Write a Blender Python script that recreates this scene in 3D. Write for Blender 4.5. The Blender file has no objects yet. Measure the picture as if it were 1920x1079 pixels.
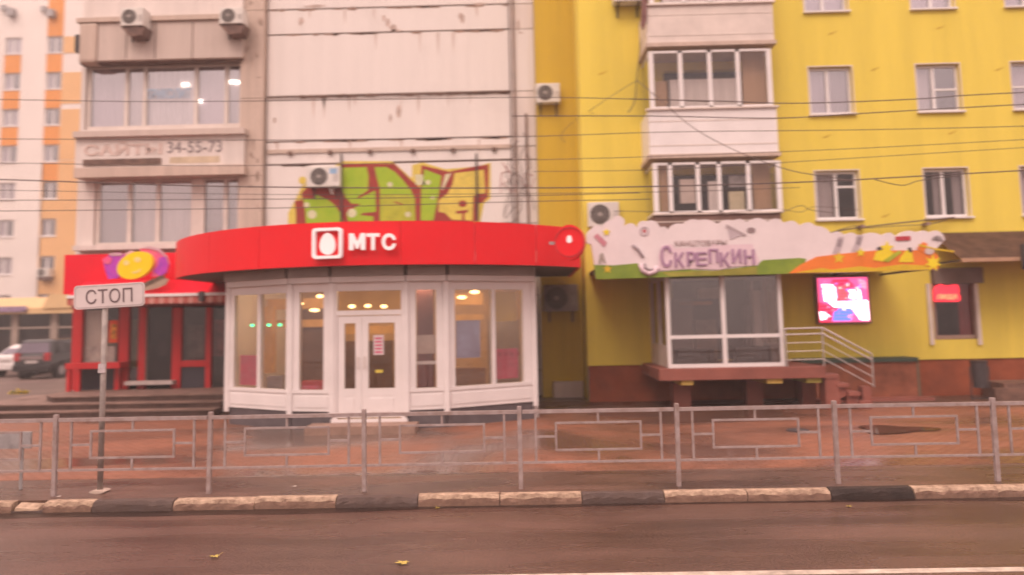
import bpy, bmesh, math, random
from mathutils import Vector, Matrix
random.seed(7)
SC = bpy.context.scene
COL = SC.collection
PI = math.pi
HAZE = 0.0026

# ------------------------------------------------------------------ camera
FPX, CAMH = 1400.0, 2.3                       # focal length in photo pixels, eye height on a bus seat
PITCH, YAW, ROLL, CY = math.radians(5.5), 0.016, 0.020, 463.0
F_ = Vector((-math.sin(YAW)*math.cos(PITCH), math.cos(YAW)*math.cos(PITCH), math.sin(PITCH)))
R0 = Vector((math.cos(YAW), math.sin(YAW), 0)); U0 = R0.cross(F_)
R_ = R0*math.cos(ROLL) - U0*math.sin(ROLL)
U_ = U0*math.cos(ROLL) + R0*math.sin(ROLL)
camd = bpy.data.cameras.new('camera'); cam = bpy.data.objects.new('camera', camd); COL.objects.link(cam)
m = Matrix.Identity(4)
for i in range(3):
    m[i][0], m[i][1], m[i][2] = R_[i], U_[i], -F_[i]
m[2][3] = CAMH
cam.matrix_world = m
camd.sensor_width = 36; camd.lens = FPX/1920*36
camd.shift_y = (CY-539.5)/1920
camd.clip_start = .05; camd.clip_end = 600
camd.dof.use_dof = True; camd.dof.focus_distance = 7.0; camd.dof.aperture_fstop = 0.80; camd.dof.aperture_ratio = 0.5
SC.camera = cam

# ------------------------------------------------------------------ light
w = bpy.data.worlds.new('World'); SC.world = w; w.use_nodes = True
nt = w.node_tree; nt.nodes.clear()
sky = nt.nodes.new('ShaderNodeTexSky'); sky.sky_type = 'NISHITA'; sky.sun_disc = False
sky.sun_elevation = math.radians(48); sky.sun_rotation = math.radians(200)
sky.air_density = 1.5; sky.dust_density = 3
mx = nt.nodes.new('ShaderNodeMix'); mx.data_type = 'RGBA'; mx.inputs[0].default_value = 0.86
mx.inputs[7].default_value = (10.6, 7.7, 6.9, 1)      # even warm cloud cover
bg = nt.nodes.new('ShaderNodeBackground'); bg.inputs[1].default_value = 0.10
wo = nt.nodes.new('ShaderNodeOutputWorld')
nt.links.new(sky.outputs[0], mx.inputs[6]); tcw = nt.nodes.new('ShaderNodeTexCoord'); sx = nt.nodes.new('ShaderNodeSeparateXYZ'); mr = nt.nodes.new('ShaderNodeMapRange')
mr.inputs[1].default_value = 0; mr.inputs[2].default_value = 1; mr.inputs[3].default_value = .42; mr.inputs[4].default_value = 1.8   # an overcast sky is brighter overhead
ml = nt.nodes.new('ShaderNodeMix'); ml.data_type = 'RGBA'; ml.blend_type = 'MULTIPLY'; ml.inputs[0].default_value = 1
nt.links.new(tcw.outputs['Generated'], sx.inputs[0]); nt.links.new(sx.outputs[2], mr.inputs[0]); nt.links.new(mx.outputs[2], ml.inputs[6]); nt.links.new(mr.outputs[0], ml.inputs[7])
nt.links.new(ml.outputs[2], bg.inputs[0]); nt.links.new(bg.outputs[0], wo.inputs[0])
sd = bpy.data.lights.new('sun', 'SUN'); sd.energy = 0.9; sd.angle = math.radians(25); sd.color = (1, .80, .70)
so = bpy.data.objects.new('sun', sd); COL.objects.link(so)
_az = math.radians(200); _el = math.radians(48)
_d = Vector((math.sin(_az)*math.cos(_el), math.cos(_az)*math.cos(_el), math.sin(_el)))
so.rotation_euler = _d.to_track_quat('Z', 'Y').to_euler()
SC.view_settings.view_transform = 'Standard'; SC.view_settings.look = 'None'
SC.view_settings.gamma = 1; SC.view_settings.exposure = 0.68
SC.cycles.max_bounces = 8; SC.cycles.transparent_max_bounces = 16
SC.cycles.use_denoising = True
SC.cycles.caustics_reflective = False; SC.cycles.caustics_refractive = False

# ------------------------------------------------------------------ measuring the place from the photograph
def ray(px, py):
    return F_ + R_*((px-960)/FPX) - U_*((py-CY)/FPX)
def P(px, py, Y):
    d = ray(px, py); t = Y/d.y
    return (d.x*t, CAMH + d.z*t)
def G(px, py, z=0.12):
    d = ray(px, py); t = (z-CAMH)/d.z
    return (d.x*t, d.y*t)
def RC(x0, y0, x1, y1, Y):
    """rectangle measured on the facade plane Y -> xl, xr, zb, zt"""
    ym = (y0+y1)/2; xm = (x0+x1)/2
    return P(x0, ym, Y)[0], P(x1, ym, Y)[0], P(xm, y1, Y)[1], P(xm, y0, Y)[1]

# ------------------------------------------------------------------ materials
MATS = {}
def mat(name, col, rough=.7, var=.12, scale=3.0, bump=0.0, bscale=40, metal=0, spec=.4, col2=None, dirt=0, streak=False, emit=0, coat=0):
    if name in MATS: return MATS[name]
    m = bpy.data.materials.new(name); m.use_nodes = True; nt = m.node_tree; L = nt.links
    b = nt.nodes['Principled BSDF']
    b.inputs['Roughness'].default_value = rough; b.inputs['Metallic'].default_value = metal
    b.inputs['Specular IOR Level'].default_value = spec; b.inputs['Coat Weight'].default_value = coat
    tc = nt.nodes.new('ShaderNodeTexCoord')
    n = nt.nodes.new('ShaderNodeTexNoise'); n.inputs['Scale'].default_value = scale; n.inputs['Detail'].default_value = 6
    n.inputs['Roughness'].default_value = .65
    src = tc.outputs['Object']
    if streak:
        mp = nt.nodes.new('ShaderNodeMapping'); mp.inputs['Scale'].default_value = (3.5, 3.5, .25)
        L.new(src, mp.inputs[0]); src = mp.outputs[0]
    L.new(src, n.inputs['Vector'])
    r = nt.nodes.new('ShaderNodeMapRange'); r.inputs[1].default_value = .3; r.inputs[2].default_value = .7
    L.new(n.outputs[0], r.inputs[0])
    mxn = nt.nodes.new('ShaderNodeMix'); mxn.data_type = 'RGBA'
    c2 = col2 or tuple(max(0, c*(1-var*2)) for c in col)
    c1 = col if col2 else tuple(min(1, c*(1+var*.5)) for c in col)
    mxn.inputs[6].default_value = (*c2, 1); mxn.inputs[7].default_value = (*c1, 1)
    L.new(r.outputs[0], mxn.inputs[0])
    out = mxn.outputs[2]
    if dirt:
        n2 = nt.nodes.new('ShaderNodeTexNoise'); n2.inputs['Scale'].default_value = scale*.35; n2.inputs['Detail'].default_value = 9
        n2.inputs['Roughness'].default_value = .75
        L.new(tc.outputs['Object'], n2.inputs['Vector'])
        r2 = nt.nodes.new('ShaderNodeMapRange'); r2.inputs[1].default_value = .55; r2.inputs[2].default_value = .78
        L.new(n2.outputs[0], r2.inputs[0])
        m2 = nt.nodes.new('ShaderNodeMix'); m2.data_type = 'RGBA'
        mu = nt.nodes.new('ShaderNodeMath'); mu.operation = 'MULTIPLY'; mu.inputs[1].default_value = dirt
        L.new(r2.outputs[0], mu.inputs[0]); L.new(mu.outputs[0], m2.inputs[0])
        L.new(out, m2.inputs[6]); m2.inputs[7].default_value = (col[0]*.42, col[1]*.38, col[2]*.34, 1)
        out = m2.outputs[2]
    L.new(out, b.inputs['Base Color'])
    if emit:
        L.new(out, b.inputs['Emission Color']); b.inputs['Emission Strength'].default_value = emit
    if bump:
        n3 = nt.nodes.new('ShaderNodeTexNoise'); n3.inputs['Scale'].default_value = bscale; n3.inputs['Detail'].default_value = 5
        L.new(tc.outputs['Object'], n3.inputs['Vector'])
        bp = nt.nodes.new('ShaderNodeBump'); bp.inputs['Strength'].default_value = bump; bp.inputs['Distance'].default_value = .02
        L.new(n3.outputs[0], bp.inputs['Height']); L.new(bp.outputs[0], b.inputs['Normal'])
    MATS[name] = m
    return m
def glass(name, tint=(.8, .82, .84), refl=.12, rough=.03):
    if name in MATS: return MATS[name]
    m = bpy.data.materials.new(name); m.use_nodes = True; nt = m.node_tree; L = nt.links
    for n in list(nt.nodes):
        if n.type != 'OUTPUT_MATERIAL': nt.nodes.remove(n)
    out = [n for n in nt.nodes if n.type == 'OUTPUT_MATERIAL'][0]
    t = nt.nodes.new('ShaderNodeBsdfTransparent'); t.inputs[0].default_value = (*tint, 1)
    g = nt.nodes.new('ShaderNodeBsdfGlossy'); g.inputs['Roughness'].default_value = rough; g.inputs[0].default_value = (.95, .95, 1, 1)
    fc = nt.nodes.new('ShaderNodeLayerWeight'); fc.inputs[0].default_value = .5
    pw_ = nt.nodes.new('ShaderNodeMath'); pw_.operation = 'POWER'; pw_.inputs[1].default_value = 5; L.new(fc.outputs['Facing'], pw_.inputs[0])
    lw = nt.nodes.new('ShaderNodeMath'); lw.operation = 'ADD'; lw.inputs[1].default_value = .035; L.new(pw_.outputs[0], lw.inputs[0])
    ad = nt.nodes.new('ShaderNodeMath'); ad.operation = 'ADD'; ad.inputs[1].default_value = refl; ad.use_clamp = True
    tc = nt.nodes.new('ShaderNodeTexCoord')
    no = nt.nodes.new('ShaderNodeTexNoise'); no.inputs['Scale'].default_value = 1.6
    L.new(tc.outputs['Object'], no.inputs['Vector'])
    bp = nt.nodes.new('ShaderNodeBump'); bp.inputs['Strength'].default_value = .03; bp.inputs['Distance'].default_value = .05
    L.new(no.outputs[0], bp.inputs['Height']); L.new(bp.outputs[0], g.inputs['Normal'])
    mi = nt.nodes.new('ShaderNodeMixShader')
    L.new(lw.outputs[0], ad.inputs[0]); L.new(ad.outputs[0], mi.inputs[0]); L.new(t.outputs[0], mi.inputs[1]); L.new(g.outputs[0], mi.inputs[2])
    L.new(mi.outputs[0], out.inputs[0])
    MATS[name] = m
    return m

# ------------------------------------------------------------------ objects
ORG = {}
def tag(o, label=None, cat=None, group=None, kind=None):
    if label: o['label'] = label
    if cat: o['category'] = cat
    if group: o['group'] = group
    if kind: o['kind'] = kind
    return o
def thing(name, label, cat, loc=(0, 0, 0), group=None):
    o = bpy.data.objects.new(name, None); COL.objects.link(o); o.location = loc; o.empty_display_size = .2
    ORG[o.name] = Vector(loc)
    return tag(o, label, cat, group)
class MB:
    """collects simple solids, then links them as ONE mesh object"""
    def __init__(s): s.v = []; s.f = []; s.mi = []; s.cur = 0
    def face(s, pts):
        n = len(s.v); s.v += [tuple(p) for p in pts]; s.f.append(tuple(range(n, n+len(pts)))); s.mi.append(s.cur); return s
    def box(s, x0, x1, y0, y1, z0, z1):
        n = len(s.v)
        s.v += [(x0,y0,z0),(x1,y0,z0),(x1,y1,z0),(x0,y1,z0),(x0,y0,z1),(x1,y0,z1),(x1,y1,z1),(x0,y1,z1)]
        for f in ((0,1,5,4),(1,2,6,5),(2,3,7,6),(3,0,4,7),(4,5,6,7),(3,2,1,0)):
            s.f.append(tuple(n+i for i in f)); s.mi.append(s.cur)
        return s
    def solid(s, bot, top):
        """prism between two equal loops of points"""
        n = len(s.v); k = len(bot); s.v += [tuple(p) for p in bot] + [tuple(p) for p in top]
        for i in range(k):
            j = (i+1) % k; s.f.append((n+i, n+j, n+k+j, n+k+i)); s.mi.append(s.cur)
        s.f.append(tuple(n+i for i in reversed(range(k)))); s.f.append(tuple(n+k+i for i in range(k))); s.mi += [s.cur]*2
        return s
    def prism(s, poly, y0, y1):
        """poly in x,z extruded from y0 (front) to y1"""
        return s.solid([(x, y1, z) for x, z in poly], [(x, y0, z) for x, z in poly])
    def plan(s, poly, z0, z1):
        return s.solid([(x, y, z0) for x, y in poly], [(x, y, z1) for x, y in poly])
    def tube(s, pts, r, n=8, r2=None, cap=True):
        pts = [Vector(p) for p in pts]; rings = []
        prev = None
        for i, p in enumerate(pts):
            d = (pts[min(i+1, len(pts)-1)] - pts[max(i-1, 0)]).normalized()
            a = d.cross(Vector((0, 0, 1)))
            if a.length < .05: a = d.cross(Vector((1, 0, 0)))
            a.normalize(); b = d.cross(a)
            rr = r if r2 is None else r + (r2-r)*i/(len(pts)-1)
            base = len(s.v)
            for k in range(n):
                t = 2*PI*k/n; s.v.append(tuple(p + a*math.cos(t)*rr + b*math.sin(t)*rr))
            rings.append(base)
        for i in range(len(rings)-1):
            for k in range(n):
                j = (k+1) % n
                s.f.append((rings[i]+k, rings[i]+j, rings[i+1]+j, rings[i+1]+k)); s.mi.append(s.cur)
        if cap:
            s.f.append(tuple(rings[0]+k for k in reversed(range(n)))); s.f.append(tuple(rings[-1]+k for k in range(n))); s.mi += [s.cur]*2
        return s
    def disc(s, cx, cz, y0, y1, r, n=24, rx=None):
        rx = rx or r
        return s.prism([(cx+rx*math.cos(2*PI*k/n), cz+r*math.sin(2*PI*k/n)) for k in range(n)], y0, y1)
    def ring(s, cx, cz, y0, y1, ri, ro, n=24):
        for k in range(n):
            a, b = 2*PI*k/n, 2*PI*(k+1)/n
            s.prism([(cx+ri*math.cos(a), cz+ri*math.sin(a)), (cx+ro*math.cos(a), cz+ro*math.sin(a)),
                     (cx+ro*math.cos(b), cz+ro*math.sin(b)), (cx+ri*math.cos(b), cz+ri*math.sin(b))], y0, y1)
        return s
    def xf(s, M):
        s.v = [tuple(M @ Vector(p)) for p in s.v]; return s
    def build(s, name, m, parent=None, label=None, smooth=False, bevel=0):
        me = bpy.data.meshes.new(name)
        o = bpy.data.objects.new(name, me)
        org = Vector((0, 0, 0))
        if parent is not None:
            r = parent
            while r.parent is not None: r = r.parent
            org = ORG.get(r.name, org)
        me.from_pydata([tuple(Vector(p)-org) for p in s.v], [], s.f)
        ms = m if isinstance(m, (list, tuple)) else [m]
        for k in ms: me.materials.append(k)
        if len(ms) > 1:
            for p, k in zip(me.polygons, s.mi): p.material_index = k
        bm = bmesh.new(); bm.from_mesh(me); bmesh.ops.recalc_face_normals(bm, faces=bm.faces) if not getattr(s, 'open', 0) else None
        if bevel:
            bmesh.ops.remove_doubles(bm, verts=bm.verts, dist=1e-5)
            bmesh.ops.bevel(bm, geom=list(bm.edges), offset=bevel, segments=2, profile=.6, affect='EDGES', clamp_overlap=True)
        bm.to_mesh(me); bm.free()
        if smooth:
            for p in me.polygons: p.use_smooth = True
        COL.objects.link(o)
        if parent is not None: o.parent = parent
        if label: o['label'] = label
        return o
def solo(mb, name, m, label, cat, group=None, **k):
    """a thing that is one mesh, origin at its own middle"""
    c = Vector((sum(p[0] for p in mb.v)/len(mb.v), sum(p[1] for p in mb.v)/len(mb.v), min(p[2] for p in mb.v)))
    mb.v = [tuple(Vector(p)-c) for p in mb.v]
    o = mb.build(name, m, **k); o.location = c
    return tag(o, label, cat, group)
def struct(mb, name, m, **k):
    o = mb.build(name, m, **k); o['kind'] = 'structure'; return o
def copy_tree(o, parent=None):
    c = o.copy(); COL.objects.link(c); c.parent = parent
    for ch in list(o.children): copy_tree(ch, c)
    return c

def holed(x0, x1, z0, z1, Y, holes, depth):
    """a wall sheet with real openings and reveals"""
    b = MB(); b.open = 1
    xs = sorted({x0, x1, *[h[0] for h in holes], *[h[1] for h in holes]})
    zs = sorted({z0, z1, *[h[2] for h in holes], *[h[3] for h in holes]})
    xs = [x for x in xs if x0 <= x <= x1]; zs = [z for z in zs if z0 <= z <= z1]
    for i in range(len(xs)-1):
        for j in range(len(zs)-1):
            cx, cz = (xs[i]+xs[i+1])/2, (zs[j]+zs[j+1])/2
            if any(h[0] < cx < h[1] and h[2] < cz < h[3] for h in holes): continue
            b.face([(xs[i], Y, zs[j]), (xs[i+1], Y, zs[j]), (xs[i+1], Y, zs[j+1]), (xs[i], Y, zs[j+1])])
    D = Y+depth
    for a, c, e, g in holes:
        b.face([(a, Y, e), (a, Y, g), (a, D, g), (a, D, e)]); b.face([(c, Y, e), (c, D, e), (c, D, g), (c, Y, g)])
        b.face([(a, Y, e), (a, D, e), (c, D, e), (c, Y, e)]); b.face([(a, Y, g), (c, Y, g), (c, D, g), (a, D, g)])
    return b
def shell(x0, x1, z0, z1, ya, yb):
    """room behind a facade, open towards the street"""
    b = MB(); b.open = 1
    b.face([(x0, yb, z0), (x1, yb, z0), (x1, yb, z1), (x0, yb, z1)])
    b.face([(x0, ya, z0), (x0, yb, z0), (x0, yb, z1), (x0, ya, z1)]); b.face([(x1, yb, z0), (x1, ya, z0), (x1, ya, z1), (x1, yb, z1)])
    b.face([(x0, ya, z0), (x1, ya, z0), (x1, yb, z0), (x0, yb, z0)]); b.face([(x0, yb, z1), (x1, yb, z1), (x1, ya, z1), (x0, ya, z1)])
    return b
def frame_mb(b, x0, x1, z0, z1, y0, y1, t):
    b.box(x0, x0+t, y0, y1, z0, z1); b.box(x1-t, x1, y0, y1, z0, z1)
    b.box(x0+t, x1-t, y0, y1, z0, z0+t); b.box(x0+t, x1-t, y0, y1, z1-t, z1)
    return b

_fc = {}
def glyph(text, size, depth=.01, bold=0.0, shear=0.0, font=None):
    """mesh data of a word or letter, standing in x,z facing -y, origin bottom left; returns verts, faces, width"""
    cu = bpy.data.curves.new('word', 'FONT'); cu.body = text; cu.size = size; cu.extrude = depth/2; cu.offset = bold; cu.shear = shear
    cu.resolution_u = 3
    ob = bpy.data.objects.new('word', cu); COL.objects.link(ob)
    dg = bpy.context.evaluated_depsgraph_get()
    me = bpy.data.meshes.new_from_object(ob.evaluated_get(dg))
    v = [(p.co.x, -p.co.z, p.co.y) for p in me.vertices]; f = [tuple(q.vertices) for q in me.polygons]
    bpy.data.objects.remove(ob); bpy.data.curves.remove(cu); bpy.data.meshes.remove(me)
    x0 = min(p[0] for p in v); x1 = max(p[0] for p in v)
    return [(p[0]-x0, p[1], p[2]) for p in v], f, x1-x0
def word(b, text, x, z, y, size, width=None, height=None, bold=0.0, depth=.01, shear=0, M=None):
    """add a word to a mesh builder: x,z lower left, y its middle plane; stretched to width/height when given"""
    v, f, wd = glyph(text, size, depth, bold, shear)
    zt = max(p[2] for p in v); zb = min(p[2] for p in v)
    sx = width/wd if width else 1; sz = height/(zt-zb) if height else 1
    n = len(b.v)
    b.v += [(x+p[0]*sx, y+p[1], z+(p[2]-zb)*sz) for p in v]
    for q in f: b.f.append(tuple(n+i for i in q)); b.mi.append(b.cur)
    return b
# ================================================================== materials used
white_panel = mat('panel_paint', (.77, .71, .68), .8, .035, .9, .25, 30, dirt=.26, streak=True)
old_concrete = mat('old_concrete', (.58, .46, .39), .85, .10, 1.4, .4, 25, dirt=.45, streak=True)
beige = mat('beige_render', (.60, .50, .45), .85, .08, 1.2, .3, 30, dirt=.35, streak=True)
board_white = mat('board_white', (.74, .66, .62), .7, .08, 1.0, dirt=.22, streak=True)
seam_dark = mat('seam_dark', (.20, .125, .10), .9, .3, 5)
stain = mat('rust_stain', (.62, .48, .42), .9, .25, 6)
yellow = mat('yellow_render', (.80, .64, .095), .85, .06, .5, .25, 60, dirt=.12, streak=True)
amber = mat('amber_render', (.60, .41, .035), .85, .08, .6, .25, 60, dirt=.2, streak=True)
plinth_red = mat('plinth_red', (.33, .080, .032), .8, .2, 1.6, .3, 25, dirt=.3)
porch_red = mat('porch_red', (.30, .10, .075), .7, .15, 1.5, .2, 25, dirt=.3)
pvc = mat('white_plastic', (.80, .76, .76), .35, .04, 2)
pvc_old = mat('aged_white_frame', (.72, .63, .58), .5, .08, 2)
lilac = mat('lilac_curtain', (.70, .62, .68), .9, .10, 2.5, streak=True)
pale_cur = mat('pale_curtain', (.82, .77, .76), .9, .10, 2.5, streak=True)
grey_cur = mat('grey_blind', (.52, .47, .49), .9, .10, 2.5, streak=True)
tan_cur = mat('tan_curtain', (.52, .34, .20), .9, .12, 2.5, streak=True)
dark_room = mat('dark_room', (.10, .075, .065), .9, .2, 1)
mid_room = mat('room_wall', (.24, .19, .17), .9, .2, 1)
red_fascia = mat('red_fascia', (.80, .012, .022), .5, .04, .4, spec=.22, dirt=.06)
candy_red = mat('candy_red', (.78, .006, .03), .55, .04, .6, spec=.2)
frame_red = mat('frame_red', (.50, .02, .025), .4, .08, 1)
pav_white = mat('pavilion_white', (.80, .75, .75), .35, .05, 1.2, dirt=.08)
pav_grey = mat('pavilion_cornice', (.40, .34, .32), .5, .1, 1.5)
plinth_grey = mat('plinth_grey', (.13, .11, .12), .5, .2, 2, bump=.1)
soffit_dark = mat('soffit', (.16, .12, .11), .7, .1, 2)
metal_grey = mat('galvanised_metal', (.42, .40, .41), .5, .2, 8, metal=.25, dirt=.5)
metal_dark = mat('dark_metal', (.07, .06, .065), .5, .2, 6)
black_rubber = mat('black_rubber', (.025, .022, .024), .6, .2, 6)
steel = mat('stainless', (.62, .58, .56), .25, .05, 3, metal=.8)
cable_m = mat('cable_rubber', (.12, .085, .08), .6, .1, 3)
ac_white = mat('ac_casing', (.70, .66, .62), .5, .06, 3, dirt=.2)
ac_dark = mat('ac_fan', (.10, .085, .08), .6, .2, 6)
gl_up = glass('upper_glass', (.92, .90, .92), .20)
gl_pale = glass('ribbon_glass', (.97, .95, .96), .22)
gl_dn = glass('shop_glass', (.93, .91, .90), .01)
gl_dark = glass('dark_glass', (.45, .43, .43), .02)

# ================================================================== ground
def weather_ground(m, stretch, rlo, rhi, dark, speck):
    """wheel-polished, damp streaks along the street and loose aggregate"""
    nt = m.node_tree; L = nt.links; b = nt.nodes['Principled BSDF']
    tc = nt.nodes.new('ShaderNodeTexCoord'); mp = nt.nodes.new('ShaderNodeMapping'); mp.inputs['Scale'].default_value = stretch
    n = nt.nodes.new('ShaderNodeTexNoise'); n.inputs['Scale'].default_value = 1.1; n.inputs['Detail'].default_value = 7; n.inputs['Distortion'].default_value = .1
    L.new(tc.outputs['Object'], mp.inputs[0]); L.new(mp.outputs[0], n.inputs['Vector'])
    r = nt.nodes.new('ShaderNodeMapRange'); r.inputs[1].default_value = .36; r.inputs[2].default_value = .64; r.inputs[3].default_value = rlo; r.inputs[4].default_value = rhi
    L.new(n.outputs[0], r.inputs[0]); L.new(r.outputs[0], b.inputs['Roughness'])
    s = nt.nodes.new('ShaderNodeTexNoise'); s.inputs['Scale'].default_value = 38; s.inputs['Detail'].default_value = 3; L.new(tc.outputs['Object'], s.inputs['Vector'])
    sr = nt.nodes.new('ShaderNodeMapRange'); sr.inputs[1].default_value = .35; sr.inputs[2].default_value = .70; sr.inputs[3].default_value = 1-speck; sr.inputs[4].default_value = 1+speck*1.6; L.new(s.outputs[0], sr.inputs[0])
    r2 = nt.nodes.new('ShaderNodeMapRange'); r2.inputs[1].default_value = .36; r2.inputs[2].default_value = .64; r2.inputs[3].default_value = dark; r2.inputs[4].default_value = 1.15; L.new(n.outputs[0], r2.inputs[0])
    mu = nt.nodes.new('ShaderNodeMath'); mu.operation = 'MULTIPLY'; L.new(sr.outputs[0], mu.inputs[0]); L.new(r2.outputs[0], mu.inputs[1])
    mx = nt.nodes.new('ShaderNodeMix'); mx.data_type = 'RGBA'; mx.blend_type = 'MULTIPLY'; mx.inputs[0].default_value = 1
    src = b.inputs['Base Color'].links[0].from_socket; L.new(src, mx.inputs[6]); L.new(mu.outputs[0], mx.inputs[7]); L.new(mx.outputs[2], b.inputs['Base Color'])
asphalt = mat('wet_asphalt', (.125, .066, .050), .24, .35, .45, .35, 90, spec=.5, col2=(.075, .039, .030), dirt=.3)
walk = mat('pavement_asphalt', (.14, .070, .048), .30, .2, .5, .4, 70, spec=.5, col2=(.085, .052, .042))
weather_ground(asphalt, (.22, 1.3, 1), .14, .42, .62, .35); weather_ground(walk, (.4, 1.6, 1), .18, .5, .6, .3)
pave_dry = (.26, .102, .058)
lot = mat('car_park_asphalt', (.16, .105, .09), .55, .2, .3, .4, 60)
kerb_paint = mat('kerb_whitewash', (.64, .47, .34), .8, .3, 9, .8, 40, col2=(.19, .115, .08), dirt=.85)
kerb_dark = mat('kerb_dark_paint', (.095, .058, .046), .7, .3, 6, .5, 40, col2=(.10, .07, .065))
kerb_bare = mat('kerb_bare_concrete', (.30, .185, .135), .85, .35, 6, .6, 40, col2=(.15, .085, .062), dirt=.6)
kerb_black = mat('kerb_black_paint', (.045, .028, .024), .7, .3, 6, .5, 40)
line_white = mat('road_paint', (.60, .50, .42), .6, .25, 6, .2, 60, dirt=.8)
step_m = mat('terrace_tiles', (.26, .165, .135), .6, .25, 2.2, .3, 20, dirt=.3)
riser_m = mat('terrace_risers', (.10, .055, .045), .7, .3, 3, dirt=.4)

b = MB(); b.box(-200, 200, -60, 9.5, -.5, 0); struct(b, 'road', asphalt)
b = MB(); b.box(-200, 200, 9.65, 200, -.5, .12); struct(b, 'pavement', walk)
yl = G(1400, 1075.5, 0)[1]
b = MB(); b.box(-60, 60, yl-.055, yl+.055, 0.0005, .004); struct(b, 'road_edge_line', line_white)
b = MB(); b.box(-60, -13.2, 21.0, 60, .1205, .126); struct(b, 'car_park', lot)

gut = mat('gutter_wet_shadow', (.040, .022, .017), .30, .3, 3, bump=.2, spec=.4)  # dark strip: wet gutter with the kerb's shadow put into its colour
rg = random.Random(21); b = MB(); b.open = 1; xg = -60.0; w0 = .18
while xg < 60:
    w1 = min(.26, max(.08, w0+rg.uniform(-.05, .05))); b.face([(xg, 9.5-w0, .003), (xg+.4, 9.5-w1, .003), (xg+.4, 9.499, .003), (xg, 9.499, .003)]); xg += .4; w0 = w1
struct(b, 'gutter_wet_shadow', gut)
# kerb of painted stones, one metre each
b = MB(); b.box(-60, 60, 9.515, 9.649, -.3, .02); kerb = struct(b, 'kerb', kerb_dark)
PITCHK = 1.02
xk0 = P(1245, 925, 9.55)[0]
for i in range(-11, 8):
    x0 = xk0 + i*PITCHK
    ph = i % 3
    dk = (ph == 2)
    j = random.uniform(-.008, .008); top = .13 + random.uniform(-.006, .006)
    s = MB()
    if i == -8:                       # this stone has lost its left third
        q_ = MB(); q_.solid([(x0+.02, 9.5, -.2), (x0+.36, 9.52, -.2), (x0+.38, 9.66, -.2), (x0+.02, 9.66, -.2)], [(x0+.03, 9.53, .06), (x0+.30, 9.54, .04), (x0+.34, 9.65, .085), (x0+.03, 9.65, .10)]); q_.build('kerb_stone', kerb_paint, kerb, 'broken low end of a kerb stone')
        x0 += .40; PK = PITCHK-.40
    else: PK = PITCHK
    NS = 12; xa_, xb_ = x0+.006, x0+PK-.006; rk = random.Random(i*7+3)
    for q in range(NS+1):
        t = q/NS; x = xa_+(xb_-xa_)*t; e_ = .022 if q in (0, NS) else 0
        dz, dy = rk.uniform(-.006, .004)-e_, rk.uniform(-.004, .006)+e_*.6
        if rk.random() < .16: dz -= rk.uniform(.008, .022); dy += rk.uniform(.006, .016)
        s.v += [(x, 9.50+j, -.2), (x, 9.50+j, .055+rk.uniform(-.02, .02)), (x, 9.502+j+dy, top-.045+dz*.5+rk.uniform(-.012, .012)), (x, 9.518+j+dy, top+dz), (x, 9.60, top+.002+dz*.2), (x, 9.66, top-.004)]
    for q in range(NS):
        for e2 in range(5): s.f.append((q*6+e2, (q+1)*6+e2, (q+1)*6+e2+1, q*6+e2+1)); s.mi.append(0)
    s.f.append(tuple(range(6))); s.f.append(tuple(NS*6+q for q in reversed(range(6)))); s.mi += [0, 0]
    for q in range(NS):                                   # whitewash has worn off the lower face
        s.mi[q*5] = s.mi[q*5+1] = 1
    s.build('kerb_stone', [kerb_black, kerb_black] if i == 2 else ([kerb_dark, kerb_dark] if dk else [kerb_paint, kerb_bare]), kerb)

# small concrete pavers, real blocks, past the asphalt strip
pm = bpy.data.materials.new('pavers'); pm.use_nodes = True; nt = pm.node_tree; L = nt.links
pb = nt.nodes['Principled BSDF']
ge = nt.nodes.new('ShaderNodeNewGeometry'); tc = nt.nodes.new('ShaderNodeTexCoord')
n1 = nt.nodes.new('ShaderNodeTexNoise'); n1.inputs['Scale'].default_value = .22; n1.inputs['Detail'].default_value = 4; n1.inputs['Distortion'].default_value = .6
mp = nt.nodes.new('ShaderNodeMapping'); mp.inputs['Scale'].default_value = (1, 1.6, 1); mp.inputs['Location'].default_value = (3.7, 1.2, 0)
L.new(tc.outputs['Object'], mp.inputs[0]); L.new(mp.outputs[0], n1.inputs['Vector'])
r1 = nt.nodes.new('ShaderNodeMapRange'); r1.inputs[1].default_value = .40; r1.inputs[2].default_value = .60; L.new(n1.outputs[0], r1.inputs[0])
m1 = nt.nodes.new('ShaderNodeMix'); m1.data_type = 'RGBA'; m1.inputs[6].default_value = (.105, .052, .035, 1); m1.inputs[7].default_value = (*pave_dry, 1)
L.new(r1.outputs[0], m1.inputs[0])
m2 = nt.nodes.new('ShaderNodeMix'); m2.data_type = 'RGBA'; m2.blend_type = 'MULTIPLY'; m2.inputs[0].default_value = 1
r2 = nt.nodes.new('ShaderNodeMapRange'); r2.inputs[3].default_value = .86; r2.inputs[4].default_value = 1.1; L.new(ge.outputs['Random Per Island'], r2.inputs[0])
L.new(m1.outputs[2], m2.inputs[6]); L.new(r2.outputs[0], m2.inputs[7]); L.new(m2.outputs[2], pb.inputs['Base Color'])
r3 = nt.nodes.new('ShaderNodeMapRange'); r3.inputs[3].default_value = .16; r3.inputs[4].default_value = .55; L.new(r1.outputs[0], r3.inputs[0]); L.new(r3.outputs[0], pb.inputs['Roughness'])
b = MB(); b.open = 1
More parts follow.
